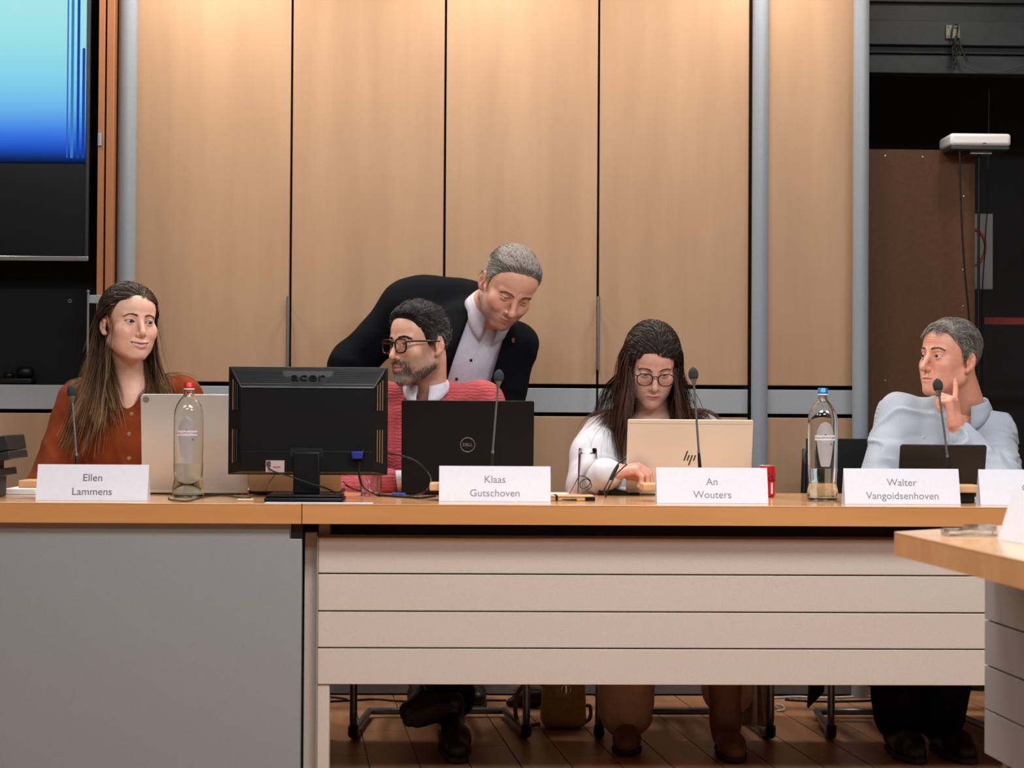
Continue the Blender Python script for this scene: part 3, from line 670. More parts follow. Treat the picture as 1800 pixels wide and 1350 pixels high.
# ------------------------------------------------------------------ microphones
m_foam = speckle('foam_dark', (52, 56, 58), (38, 41, 43), 900, 0.9, 0.5, dist=0.002); m_stem = mat('stem_grey', (128, 128, 126), 0.3, 0.7); m_bw = grain('block_wood', (224, 178, 130), (208, 160, 112), (2, 12, 12), 0.4)
def microphone(hx_, hy_, bx_, by_, blx, bly, label, yb):
    p = at(bx_, by_, yb); hd = at(hx_, hy_, yb+0.03)
    o = thing('microphone', label, 'microphone', (p[0], yb, TZ+0.0005), 0, 'gooseneck microphones on the desk')
    wl_ = at(blx, bly, yb-0.06)
    zc = wl_[2]-TZ
    MB().box((-0.055, -0.045, 0.0), (0.055, 0.05, zc-0.013)).build('base', m_blk, o, bevel=0.004)
    MB().box((wl_[0]-p[0], -0.06, zc-0.0125), (0.075, 0.055, zc+0.0085)).build('wooden_top', m_bw, o, bevel=0.003)
    H_ = hd[2]-TZ; dx = hd[0]-p[0]
    def pt(t): return (dx*t**1.05, 0.03*t, zc+0.0085+(H_-zc-0.03)*t)
    MB().lathe([(0.011, 0), (0.011, 0.004), (0.007, 0.01)], (0, 0, zc+0.0085), 20).build('socket', m_blk, o, smooth=True)
    MB().tube([pt(t) for t in np.linspace(0, 0.30, 5)], [0.0052, 0.005, 0.005, 0.0048, 0.0034], 12).build('lower_stem', m_blk, o, smooth=True)
    MB().tube([pt(t) for t in np.linspace(0.29, 0.97, 10)], 0.0030, 10).build('gooseneck', m_stem, o, smooth=True)
    MB().tube([pt(0.29), pt(0.32)], 0.0042, 12).build('joint_ring', m_steel, o, smooth=True)
    e = np.array(pt(1.0)); d = e-np.array(pt(0.9)); d /= np.linalg.norm(d)
    MB().tube([e-d*0.016, e-d*0.006, e+d*0.004], [0.0036, 0.0065, 0.0105], 16).build('head_cup', m_stem, o, smooth=True)
    tt = np.linspace(0, 1, 10); rr_ = [0.0108, 0.0128, 0.0138, 0.0142, 0.0142, 0.0138, 0.0126, 0.0105, 0.0072, 0.0015]
    MB().tube([e+d*(0.003+0.034*t) for t in tt], rr_, 18).build('foam_head', m_foam, o, smooth='all')
    return o
microphone(127, 685, 137, 820, 32, 850, 'gooseneck microphone in front of the woman in the rust sweater', 0.26)
microphone(876, 659, 862, 822, 755, 855, 'gooseneck microphone in front of the black laptop', 0.26)
microphone(1219.5, 655, 1232, 826, 1131, 856, 'gooseneck microphone in front of the champagne laptop', 0.26)
microphone(1650, 675, 1672, 826, 1500, 858, 'gooseneck microphone in front of the man in the blue shirt', 0.26)

# ------------------------------------------------------------------ small things on the desk
m_paper = mat('paper_white', (236, 236, 238), 0.6); m_cl = glass('clear_glass', (250, 252, 252), 0.0, 1.45)
# upturned tumbler
p = onz(1034, 869, TZ); s_ = (5+p[1])/FPX
gl = thing('drinking_glass', 'tall glass standing upside down by the cables of the woman in white', 'glass', (p[0], p[1]+0.03, TZ+0.0005)); hg_ = at(1034, 788, p[1])[2]-TZ
ro, rt = 18*s_, 16.3*s_
MB().lathe([(ro-0.002, 0.0), (ro, 0.0005), (rt, hg_-0.003), (rt-0.002, hg_), (0, hg_), (0, hg_-0.016), (rt-0.004, hg_-0.018), (ro-0.0022, 0.002), (ro-0.002, 0.0)], n=40, close=False).build('glass_wall', m_cl, gl, smooth=True)
p = onz(651, 873, TZ)
g2 = thing('drinking_glass', 'short clear tumbler on the desk between the monitor and the black laptop', 'glass', (p[0], p[1]+0.03, TZ+0.0005))
MB().lathe([(0, 0), (0.028, 0), (0.0295, 0.002), (0.033, 0.085), (0.032, 0.0855), (0.0308, 0.085), (0.0275, 0.011), (0, 0.010)], n=40, close=False).build('glass_wall', m_cl, g2, smooth=True)
# mini can
p = onz(1350, 874.5, TZ); s_ = (5+p[1])/FPX; rc = 14.6*s_; hc = at(1350, 818, p[1])[2]-TZ
ca_ = thing('drink_can', 'small red drink can behind the name card of the woman in white', 'can', (p[0], p[1]+0.02, TZ+0.0005))
m_canr = mat('can_red', (206, 22, 26), 0.28, 0.25); m_alu = mat('aluminium', (200, 200, 198), 0.3, 0.9)
MB().lathe([(rc*0.8, 0.0), (rc*0.86, 0.001), (rc, 0.006), (rc, hc-0.010), (rc*0.93, hc-0.003)], n=40).build('body', m_canr, ca_, smooth=True)
MB().lathe([(rc*0.93, hc-0.003), (rc*0.95, hc-0.001), (rc*0.92, hc), (rc*0.86, hc-0.002), (0.0, hc-0.003)], n=40, close=False).build('lid', m_alu, ca_, smooth=True)
v, f = text_mb('Cola', 0.038, 0.0001, shear=0.45); v = v*np.array([0.82,1,1]); v[:,2] += hc*0.62; v[:,0] += 0.004
MB().add(bend(v, rc+0.0004), f).build('lettering', mat('can_script', (70, 6, 12), 0.4), ca_)
for k, zz in ((0, 0),):
    MB().add(*[q for q in (lambda vf: (vf[0], vf[1]))((lambda: (bend(np.array([(0.008,0,0.010),(0.015,0,0.010),(0.015,0,hc*0.45),(0.008,0,hc*0.45)]), rc+0.0004), [(0,1,2,3)]))())]).build('data_panel', m_lab2, ca_)
# kraft notebook with strap, paper and pen
nb = onz(1006, 881, TZ)
kb = thing('notebook', 'kraft covered notebook with a black strap beside a name card', 'notebook', (nb[0], nb[1]+0.06, TZ+0.0005))
m_kraft = speckle('kraft', (214, 170, 118), (198, 152, 100), 120, 0.6, 0.05)
MB().prism([(-0.060, -0.055), (0.052, -0.055), (0.062, -0.045), (0.062, 0.055), (-0.060, 0.055)], 'z', 0.0, 0.0105).build('pages', m_kraft, kb, bevel=0.0015)
MB().prism([(-0.061, -0.057), (0.052, -0.057), (0.063, -0.046), (0.063, 0.056), (-0.061, 0.056)], 'z', 0.0107, 0.0135).build('cover', m_kraft, kb, bevel=0.001)
MB().box((-0.046, -0.0585, 0.0), (-0.040, 0.058, 0.0148)).build('strap', m_blk, kb)
MB().prism([(0.036, -0.058), (0.0635, -0.058), (0.0635, -0.045)], 'z', 0.0, 0.0108).build('corner_cap', m_blk, kb)
MB().tube([(-0.03, -0.064, 0.004), (0.012, -0.066, 0.004)], [0.0015, 0.003], 8).build('pen_loop', m_blk, kb)
def sheet(name, label, px0, py0, px1, py1, t, rz=0.0, w=None, d=None):
    a = onz(px0, py1, TZ); b_ = onz(px1, py1, TZ); dd = d or 0.2
    o = MB().box((-(b_[0]-a[0])/2, 0, 0), ((b_[0]-a[0])/2, dd, t)).build(name, m_paper, None, ((a[0]+b_[0])/2, max(a[1], 0.004), TZ+0.0004), rz, bevel=0.0002 if t < 0.002 else 0.001, label=label, cat='paper'); return o
sheet('paper_sheet', 'white paper sheet lying in front of the monitor stand', 463, 878, 655, 885.5, 0.0006, d=0.062)
sheet('paper_stack', 'thick stack of white papers left of the first name card', 4, 856, 64, 869.5, 0.016, d=0.21)
sheet('paper_sheet', 'loose white paper behind the kraft notebook', 962, 862, 1003, 873, 0.004, d=0.2)
# clear plastic holder on the wing table
ph_ = onz(1718, 946, TZ)
hp_ = thing('plastic_holder', 'clear plastic block lying on the nearer wing table', 'holder', (ph_[0], ph_[1]+0.06, TZ+0.0005))
m_acr = glass('acrylic', (236, 242, 240), 0.08, 1.4)
MB().box((-0.050, -0.03, 0), (0.050, 0.03, 0.014)).build('block', m_acr, hp_, bevel=0.003)
MB().box((-0.008, -0.032, 0.0145), (0.048, 0.02, 0.022)).build('clip', m_acr, hp_, bevel=0.002)
# stacked black panels on a stand at the left edge
kx = onz(-14, 876, TZ)
sk = thing('document_stand', 'black stand with tilted black panels at the left edge of the desk', 'stand', (kx[0], kx[1]+0.1, TZ+0.0005)); kl = sk.location
m_bk2 = speckle('stand_black', (34, 38, 42), (26, 29, 32), 300, 0.5, 0.05)
sc_ = (5+kl[1])/FPX
def tilt_box(pxr, pyt_r, hpx, dpx, name, dy=0.0):
    c = at(pxr, pyt_r, kl[1]); tl = radians(10)
    o = MB().box((-0.28, -0.11, -hpx*sc_), (0, 0.11, 0)).build(name, m_bk2, sk, (c[0]-kl[0], dy, c[2]-kl[2]), bevel=0.003); o.rotation_euler = (0, -tl, 0); return o
tilt_box(27, 763.5, 26, 0, 'panel'); tilt_box(31, 791, 14, 0, 'panel', 0.005); tilt_box(12.5, 822, 14, 0, 'arm_plate')
MB().box((-0.06, -0.05, 0.0), (at(4, 850, kl[1])[0]-kl[0], 0.05, 0.065)).build('foot', m_bk2, sk, bevel=0.003)
MB().box((-0.04, -0.02, 0.06), (at(4, 850, kl[1])[0]-kl[0]-0.002, 0.03, 0.16)).build('post', m_bk2, sk, bevel=0.003)
# device with cables beside the woman in white
q = onz(1068, 871, TZ)
dv = thing('desk_phone', 'black wedge shaped device with cables beside the champagne laptop', 'device', (q[0], q[1]+0.05, TZ+0.0005)); s_ = (5+q[1])/FPX
MB().prism([(-0.025, 0.0), (0.068, 0.0), (0.068, 0.008), (0.03, 0.018), (0.005, 0.040), (-0.025, 0.044)], 'y', -0.03, 0.06).build('body', m_bk2, dv, bevel=0.002)
MB().box((-0.024, -0.031, 0.004), (0.0, -0.0295, 0.040)).build('face_plate', m_grid, dv)
MB().box((0.072, -0.03, 0.0), (0.098, 0.03, 0.008)).build('cable_block', m_blk, dv, bevel=0.002)
def cable(label, pts, r=0.0025, name='cable', m=None, cat='cable'):
    return MB().tube(spline(pts, 6), r, 8).build(name, m or m_blk, None, smooth=True, label=label, cat=cat)
def T(px, py, y=None):
    return onz(px, py, TZ+0.003) if y is None else at(px, py, y)
cable('thick black cable running from the wedge device to the plugs in her hand', [T(1066, 872), T(1062, 862, .42), T(1070, 845, .45), T(1080, 825, .48), T(1090, 812, .5), T(1101, 806, .52)], 0.0022)
cable('second black cable held with the plugs by the woman in white', [T(1064, 873), T(1071, 856, .44), T(1082, 836, .46), T(1092, 825, .5), T(1102, 816, .52)], 0.002)
MB().tube([T(1074, 842, .462), T(1086, 818, .492)], [0.0062, 0.0045], 10).build('cable_plug', m_blk, None, smooth=True, label='black cable plug beside the bracelet of the woman in white', cat='plug')
cable('thin black cable coiled on the desk beside the upturned glass', [T(1002, 866), T(1010, 852, .5), T(1018, 838, .5), T(1028, 838, .52), T(1038, 846, .52), T(1032, 856, .5), T(1022, 858, .5), T(1020, 848, .52), T(1032, 842, .55), T(1040, 854, .55), T(1030, 864, .5), T(1045, 868)], 0.0014)
# cables round the monitor
cable('black video cable looping from the monitor around to the black laptop', [at(634, 806, MY-0.05), at(640, 790, MY-0.04), at(660, 786, MY+0.02), at(684, 797, MY+.06), at(705, 801, .30), at(733, 812, .30), at(754, 834, .30), at(757, 852, .27), at(744, 866, .25), T(718, 872), T(690, 871), T(650, 867), T(615, 857, .3), T(604, 846, .3)], 0.0026)
cable('black cable hanging under the monitor beside the short tumbler', [at(632, 812, MY-0.06), at(631, 825, MY-0.055), at(632, 840, MY-0.04), at(640, 858, MY), T(665, 871), T(700, 873), T(740, 875), T(765, 872)], 0.0030)
cable('black power cable sloping across the monitor stand', [at(471, 822, MY-0.045), at(482, 829, MY-0.05), at(512, 838, MY-0.055), at(545, 850, MY-0.058), at(570, 857, MY-0.05), at(590, 866, MY)], 0.0022)
cable('thin black cable curving around the foot of the red-capped bottle', [T(410, 868), T(380, 870), T(352, 875), T(328, 881), T(301, 878.5), T(296, 875)], 0.0020)
cable('black cable lying in front of the silver laptop', [T(300, 868), T(345, 871), T(390, 869), T(412, 873), T(430, 876), T(440, 875)], 0.0022)
MB().box((-0.022, -0.010, 0), (0.022, 0.010, 0.006)).build('usb_stick', mat('pale_wood', (222, 196, 156), 0.5), None, tuple(onz(431, 881, TZ)+np.array([0, 0.012, 0.0005])), bevel=0.002, label='small pale stick on the desk left of the monitor stand', cat='stick')
MB().tube([T(465, 868), at(472, 850, .28), at(488, 828, .29)], 0.0014, 6).build('metal_stay', m_steel, None, label='thin metal stay leaning behind the monitor stand', cat='rod')
MB().box((-0.05, -0.03, 0), (0.05, 0.03, 0.025)).build('power_adapter', m_blk, None, tuple(onz(517, 872, TZ)+np.array([0, 0.06, 0.0005])), bevel=0.004, label='black power adapter behind the monitor stand', cat='adapter')
MB().tube([T(690, 868), T(712, 869)], 0.004, 8).build('pen', mat('pen_blue', (60, 90, 200), 0.35), None, smooth=True, label='blue pen lying at the corner of the black laptop', cat='pen')
# ------------------------------------------------------------------ organic modelling: distance fields and surface nets
F32 = np.float32
def _v(*a): return np.array(a, F32)
def ell(P, c, r):
    q = (P-_v(*c)); r = _v(*r); k0 = np.sqrt(((q/r)**2).sum(1)); k1 = np.sqrt(((q/(r*r))**2).sum(1))+1e-9
    return k0*(k0-1)/k1
def sph(P, c, r): return np.sqrt(((P-_v(*c))**2).sum(1))-F32(r)
def rcone(P, a, b, ra, rb):
    a = np.asarray(a, F32); b = np.asarray(b, F32); ba = b-a; pa = P-a
    h = np.clip((pa@ba)/max(float(ba@ba), 1e-12), 0, 1)
    return np.sqrt(((pa-h[:, None]*ba)**2).sum(1))-(F32(ra)+F32(rb-ra)*h)
def chain(P, pts, rs, k=0.0):
    d = None
    for i in range(len(pts)-1):
        e = rcone(P, pts[i], pts[i+1], rs[i], rs[i+1]); d = e if d is None else (np.minimum(d, e) if k == 0 else smin(d, e, k))
    return d
def rbox(P, c, h, r, R=None):
    q = P-_v(*c)
    if R is not None: q = q@np.asarray(R, F32)
    q = np.abs(q)-_v(*h)+F32(r)
    return np.sqrt((np.maximum(q, 0)**2).sum(1))+np.minimum(q.max(1), 0)-F32(r)
def smin(a, b, k):
    h = np.clip(0.5+0.5*(b-a)/k, 0, 1); return b+(a-b)*h-F32(k)*h*(1-h)
def smax(a, b, k): return -smin(-a, -b, k)
def rotm(yaw, pitch, roll):
    """local -> world; face looks along -y; yaw>0 turns to the viewer's right, pitch>0 looks down, roll>0 leans clockwise in view"""
    y, p, r = radians(yaw), radians(pitch), radians(roll)
    Rz = np.array([[cos(y), -sin(y), 0], [sin(y), cos(y), 0], [0, 0, 1]])
    Rx = np.array([[1, 0, 0], [0, cos(p), -sin(p)], [0, sin(p), cos(p)]])
    Ry = np.array([[cos(r), 0, sin(r)], [0, 1, 0], [-sin(r), 0, cos(r)]])
    return Ry@Rz@Rx
_perm = RNG.random(4096).astype(F32)
def vnoise(P, freq):
    q = P*F32(freq); i = np.floor(q).astype(np.int64); f = (q-i).astype(F32); f = f*f*(3-2*f)
    def hsh(a, b, c): return _perm[((a*73856093) ^ (b*19349663) ^ (c*83492791)) & 4095]
    x, y, z = i[:, 0], i[:, 1], i[:, 2]; r = 0
    for dx in (0, 1):
        for dy in (0, 1):
            for dz in (0, 1):
                w = (f[:, 0] if dx else 1-f[:, 0])*(f[:, 1] if dy else 1-f[:, 1])*(f[:, 2] if dz else 1-f[:, 2])
                r = r+w*hsh(x+dx, y+dy, z+dz)
    return r*2-1
def surface(fn, lo, hi, h, cs=4):
    lo = np.asarray(lo, float); hi = np.asarray(hi, float)
    nb = np.maximum(np.ceil((hi-lo)/(h*cs)).astype(int), 1); nf = nb*cs
    def grid(n, st):
        g = np.stack(np.meshgrid(*[lo[i]+np.arange(n[i]+1)*st for i in range(3)], indexing='ij'), -1)
        return g.reshape(-1, 3).astype(F32)
    Dc = fn(grid(nb, h*cs)).reshape(nb+1)
    cor = np.stack([Dc[a:a+nb[0], b:b+nb[1], c:c+nb[2]] for a in (0, 1) for b in (0, 1) for c in (0, 1)], -1)
    act = (np.abs(cor).min(-1) < h*cs*1.35) | ((cor.min(-1) < 0) & (cor.max(-1) > 0))
    D = np.full(nf+1, 1.0, F32)
    sg = np.where(Dc < 0, F32(-1), F32(1))
    idx = [np.minimum((np.arange(nf[i]+1)+cs//2)//cs, nb[i]) for i in range(3)]
    D[...] = sg[np.ix_(*idx)]
    mask = np.zeros(nf+1, bool); ai = np.argwhere(act)
    for a in range(cs+1):
        for b in range(cs+1):
            for c in range(cs+1): mask[ai[:, 0]*cs+a, ai[:, 1]*cs+b, ai[:, 2]*cs+c] = True
    mi = np.argwhere(mask); pts = (lo+mi*h).astype(F32); val = np.empty(len(pts), F32)
    for s in range(0, len(pts), 250000): val[s:s+250000] = fn(pts[s:s+250000])
    D[mask] = val
    S = D < 0
    n = nf
    cnt = sum(S[a:a+n[0], b:b+n[1], c:c+n[2]].astype(np.int8) for a in (0, 1) for b in (0, 1) for c in (0, 1))
    ac = (cnt > 0) & (cnt < 8); ci = np.argwhere(ac); K = len(ci)
    cid = np.full(n, -1, np.int64); cid[ac] = np.arange(K)
    off = np.array([(a, b, c) for a in (0, 1) for b in (0, 1) for c in (0, 1)])
    cv = np.stack([D[ci[:, 0]+o[0], ci[:, 1]+o[1], ci[:, 2]+o[2]] for o in off], 1)
    acc = np.zeros((K, 3)); num = np.zeros(K)
    for i in range(8):
        for j in range(i+1, 8):
            if np.abs(off[i]-off[j]).sum() != 1: continue
            a, b = cv[:, i], cv[:, j]; x = (a < 0) != (b < 0); t = np.where(x, a/(a-b+1e-20), 0)
            acc += np.where(x[:, None], off[i]+(off[j]-off[i])*t[:, None], 0); num += x
    V = lo+(ci+acc/np.maximum(num, 1)[:, None])*h
    Q = []
    for ax in range(3):
        u, w = (ax+1) % 3, (ax+2) % 3
        sl0 = [slice(None)]*3; sl1 = [slice(None)]*3; sl0[ax] = slice(0, n[ax]); sl1[ax] = slice(1, n[ax]+1)
        df = S[tuple(sl0)] != S[tuple(sl1)]
        e = np.argwhere(df); ok = (e[:, u] > 0) & (e[:, u] < n[u]) & (e[:, w] > 0) & (e[:, w] < n[w]); e = e[ok]
        ins = S[e[:, 0], e[:, 1], e[:, 2]]
        def cell(du, dw):
            q = e.copy(); q[:, u] -= du; q[:, w] -= dw; return cid[q[:, 0], q[:, 1], q[:, 2]]
        q = np.stack([cell(1, 1), cell(0, 1), cell(0, 0), cell(1, 0)], 1)
        q[~ins] = q[~ins][:, ::-1]; Q.append(q)
    Q = np.concatenate(Q); Q = Q[(Q >= 0).all(1)]
    return V, Q
def join(parts):
    V = []; Q = []; n = 0
    for v, q in parts: V.append(v); Q.append(np.asarray(q)+n); n += len(v)
    return np.concatenate(V), np.concatenate(Q)
def np_mesh(name, V, Q, m, parent, org, color=None, smooth=True, **kw):
    """mesh object from numpy quads/tris, placed relative to the root org; optional per-vertex colour"""
    me = bpy.data.meshes.new(name); V = np.asarray(V, float)-np.asarray(org); Q = np.asarray(Q); k = Q.shape[1]
    me.vertices.add(len(V)); me.vertices.foreach_set('co', V.astype(F32).ravel())
    me.loops.add(Q.size); me.loops.foreach_set('vertex_index', Q.astype(np.int32).ravel())
    me.polygons.add(len(Q)); me.polygons.foreach_set('loop_start', np.arange(0, Q.size, k, dtype=np.int32))
    me.update(calc_edges=True); me.validate()
    if smooth: me.polygons.foreach_set('use_smooth', np.ones(len(me.polygons), bool))
    if color is not None:
        a = me.color_attributes.new('tint', 'FLOAT_COLOR', 'POINT')
        c = np.ones((len(V), 4), F32); c[:, :3] = color; a.data.foreach_set('color', c.ravel())
    me.materials.append(m)
    o = bpy.data.objects.new(name, me); C.objects.link(o); o.parent = parent
    tag(o, **kw); return o
def tint_mat(name, rough=0.5, spec=0.4, sss=0.0, noise=None, bstr=0.0, bscale=400, dist=0.001):
    m = mat(name, (200, 200, 200), rough, 0, spec)
    a = nd(m, 'ShaderNodeAttribute'); a.attribute_name = 'tint'
    c = a.outputs['Color']
    if noise:
        n = nd(m, 'ShaderNodeTexNoise', Scale=noise[0], Detail=4.0); lk(m, coords(m, (1, 1, 1)), n.inputs['Vector'])
        mr = nd(m, 'ShaderNodeMapRange'); mr.inputs[1].default_value = 0.3; mr.inputs[2].default_value = 0.7; mr.inputs[3].default_value = 1-noise[1]; mr.inputs[4].default_value = 1+noise[1]
        lk(m, n.outputs[0], mr.inputs[0]); mu = nd(m, 'ShaderNodeVectorMath', operation='SCALE'); lk(m, c, mu.inputs[0]); lk(m, mr.outputs[0], mu.inputs['Scale']); c = mu.outputs[0]
    lk(m, c, bsdf(m).inputs['Base Color'])
    if sss:
        bsdf(m).inputs['Subsurface Weight'].default_value = sss; bsdf(m).inputs['Subsurface Radius'].default_value = (0.9, 0.35, 0.2); bsdf(m).inputs['Subsurface Scale'].default_value = 0.006
    if bstr:
        n = nd(m, 'ShaderNodeTexNoise', Scale=bscale, Detail=3.0); lk(m, coords(m, (1, 1, 1)), n.inputs['Vector']); bump(m, n.outputs[0], bstr, dist)
    return m

# ------------------------------------------------------------------ heads
HD = dict(w=1.0, jaw=1.0, chin=0.0, nose=1.0, nosew=1.0, brow=1.0, cheek=1.0, smile=0.0, lip=1.0, open=0.0, eyeu=0.0056, eyel=0.0042, neckfat=0.0, ear=0.93, long=1.0, noset=0.0)
EYE = (0.0315, -0.0700, 0.0); EYER = 0.0124
def head_sdf(P, h):
    """P in head space: eyes at z=0, face towards -y, metres"""
    Q = P.copy(); Q[:, 0] = np.abs(Q[:, 0])/F32(h['w'])
    lz = F32(h['long']); Q[:, 2] = np.where(Q[:, 2] < 0, Q[:, 2]/lz, Q[:, 2])
    d = ell(Q, (0, 0.016, 0.036), (0.0755, 0.0945, 0.085))
    d = smin(d, ell(Q, (0, -0.026, 0.040), (0.063, 0.059, 0.056)), 0.03)
    d = smin(d, ell(Q, (0, -0.026, -0.036), (0.0585, 0.0565, 0.076)), 0.03)
    j = h['jaw']
    d = smin(d, rcone(Q, (0.050*j, 0.004, -0.062), (0.017*j, -0.066, -0.101-h['chin']), 0.018, 0.016), 0.026)
    d = smin(d, sph(Q, (0, -0.0765, -0.1005-h['chin']), 0.0175), 0.018)
    d = smin(d, sph(Q, (0.0445, -0.056, -0.026), 0.0205*h['cheek']), 0.022)
    d = smin(d, ell(Q, (0.033, -0.040, -0.058), (0.025, 0.036, 0.036)), 0.022)
    d = smin(d, rcone(Q, (0.010, -0.0815, 0.0200), (0.044, -0.0680, 0.0200), 0.0078*h['brow'], 0.0075*h['brow']), 0.012)
    d = smax(d, -ell(Q, (0.0325, -0.0945, -0.001), (0.0195, 0.0150, 0.0125)), 0.011)
    nz = h['nose']
    d = smin(d, rcone(Q, (0, -0.0800, 0.014), (0, -0.0855-0.0195*nz, -0.031), 0.0082, 0.0088), 0.010)
    d = smin(d, sph(Q, (0, -0.0845-0.0215*nz, -0.0365-h['noset']), 0.0100*h['nosew']), 0.006)
    d = smin(d, sph(Q, (0.0118*h['nosew'], -0.0945, -0.0400), 0.0072), 0.006)
    d = smax(d, -sph(Q, (0.0062, -0.0990, -0.0480), 0.0034), 0.003)
    sm = h['smile']; op = h['open']
    d = smin(d, ell(Q, (0, -0.072, -0.071), (0.031, 0.0225, 0.027)), 0.016)
    cx, cz = 0.0245+0.006*sm, -0.0705+0.007*sm
    cy = -0.0815+0.004*sm
    mz = 0.42 if sm < 0.5 else 0.30                       # bend of the mouth line
    z0 = -0.0712-op*0.5; zm = z0+(cz-z0)*mz; ym = -0.0925+(cy+0.0925)*0.30; xm = cx*0.55
    d = smin(d, chain(Q, [(0.0024, -0.0950, -0.0662+0.0008*sm), (xm, ym-0.0012, zm+0.0040+op*0.42), (cx-0.001, cy-0.0008, cz+0.0010)], (0.0048*h['lip'], 0.0042*h['lip'], 0.0018)), 0.0035)
    d = smin(d, chain(Q, [(0, -0.0932, -0.0768-op), (xm, ym-0.0008, zm-0.0048-op*0.36), (cx-0.002, cy-0.0008, cz-0.0012)], (0.0058*h['lip'], 0.0050*h['lip'], 0.0018)), 0.0045)
    sl = chain(Q, [(0, -0.0985, z0), (xm, ym-0.0045, zm), (cx, cy-0.0035, cz)], (0.0012+op*0.58, 0.0011+op*0.44, 0.0003))
    d = smax(d, -sl, 0.002)
    if op > 0.003:
        for k in (0.005, 0.010): d = smax(d, -chain(Q, [(0, -0.0985+k, z0), (xm, ym-0.0045+k, zm), (cx*0.93, cy-0.0035+k*0.6, cz-0.0006)], (0.0011+op*0.55, 0.0010+op*0.42, 0.0003)), 0.0015)
    if sm > 0.3: # cheek lift of a smile
        d = smin(d, ell(Q, (0.036, -0.066, -0.040), (0.016, 0.0165, 0.014)), 0.014)
    # eyelids and the almond opening
    E = Q-_v(*EYE); de = np.sqrt((E**2).sum(1))
    d = smin(d, de-F32(EYER+0.0019), 0.004)
    u = np.clip(np.abs(E[:, 0])/0.0150, 0, 1.2); zt = E[:, 2]-0.06*E[:, 0]
    op2 = np.maximum(zt-h['eyeu']*(1-u*u), -zt-h['eyel']*(1-u*u))*0.8
    cut = np.maximum(op2, Q[:, 1]+0.0690)
    d = smax(d, -cut, 0.0012)
    # upper lid crease
    cr = np.abs(de-(EYER+0.0030))+0.0*zt
    # ears
    e = h['ear']; A = Q-_v(0.0745, 0.018, -0.010); t = 0.28
    A = np.stack([A[:, 0]*cos(t)-A[:, 1]*sin(t), A[:, 0]*sin(t)+A[:, 1]*cos(t), A[:, 2]-0.18*A[:, 1]], 1)
    er = ell(A, (0.004, 0.004, 0.002), (0.0080, 0.0175*e, 0.0305*e))
    er = smin(er, sph(A, (0.001, -0.006, -0.0255), 0.0080), 0.008)
    er = smax(er, -ell(A, (0.0125, -0.001, -0.001), (0.0078, 0.0095*e, 0.0170*e)), 0.003)
    er = smax(er, -ell(A, (0.0125, 0.005, 0.013), (0.0060, 0.0085*e, 0.0100*e)), 0.003)
    er = smin(er, ell(A, (0.006, -0.0085, -0.002), (0.004, 0.0035, 0.006)), 0.003)
    return smin(d, er, 0.005)
class Head:
    def __init__(s, px, py, y, yaw, pitch, roll, scale=1.0, **kw):
        s.h = dict(HD); s.h.update(kw); s.R = rotm(yaw, pitch, roll); s.o = at(px, py, y); s.s = scale
    def loc(s, P): return ((np.asarray(P, F32)-s.o.astype(F32))@s.R.astype(F32))/F32(s.s)
    def wld(s, p): return np.asarray(p, float)*s.s@s.R.T+s.o
    def sdf(s, P): return head_sdf(s.loc(P), s.h)*F32(s.s)
    def sdf_l(s, p): return head_sdf(np.asarray(p, F32), s.h)
    def surf(s, dirs, c=(0, 0.0, 0.02)):
        """points where rays from inside leave the head, head space"""
        c = np.asarray(c, F32); lo = np.zeros(len(dirs), F32); hi = np.full(len(dirs), 0.2, F32); dirs = dirs.astype(F32)
        for _ in range(14):
            m = (lo+hi)/2; ins = s.sdf_l(c+dirs*m[:, None]) < 0; lo = np.where(ins, m, lo); hi = np.where(ins, hi, m)
        return c+dirs*((lo+hi)/2)[:, None]
def sm01(x, a, b): t = np.clip((x-a)/(b-a), 0, 1); return t*t*(3-2*t)
def blob(p, c, r): return np.exp(-(((p-_v(*c))/_v(*r))**2).sum(1))
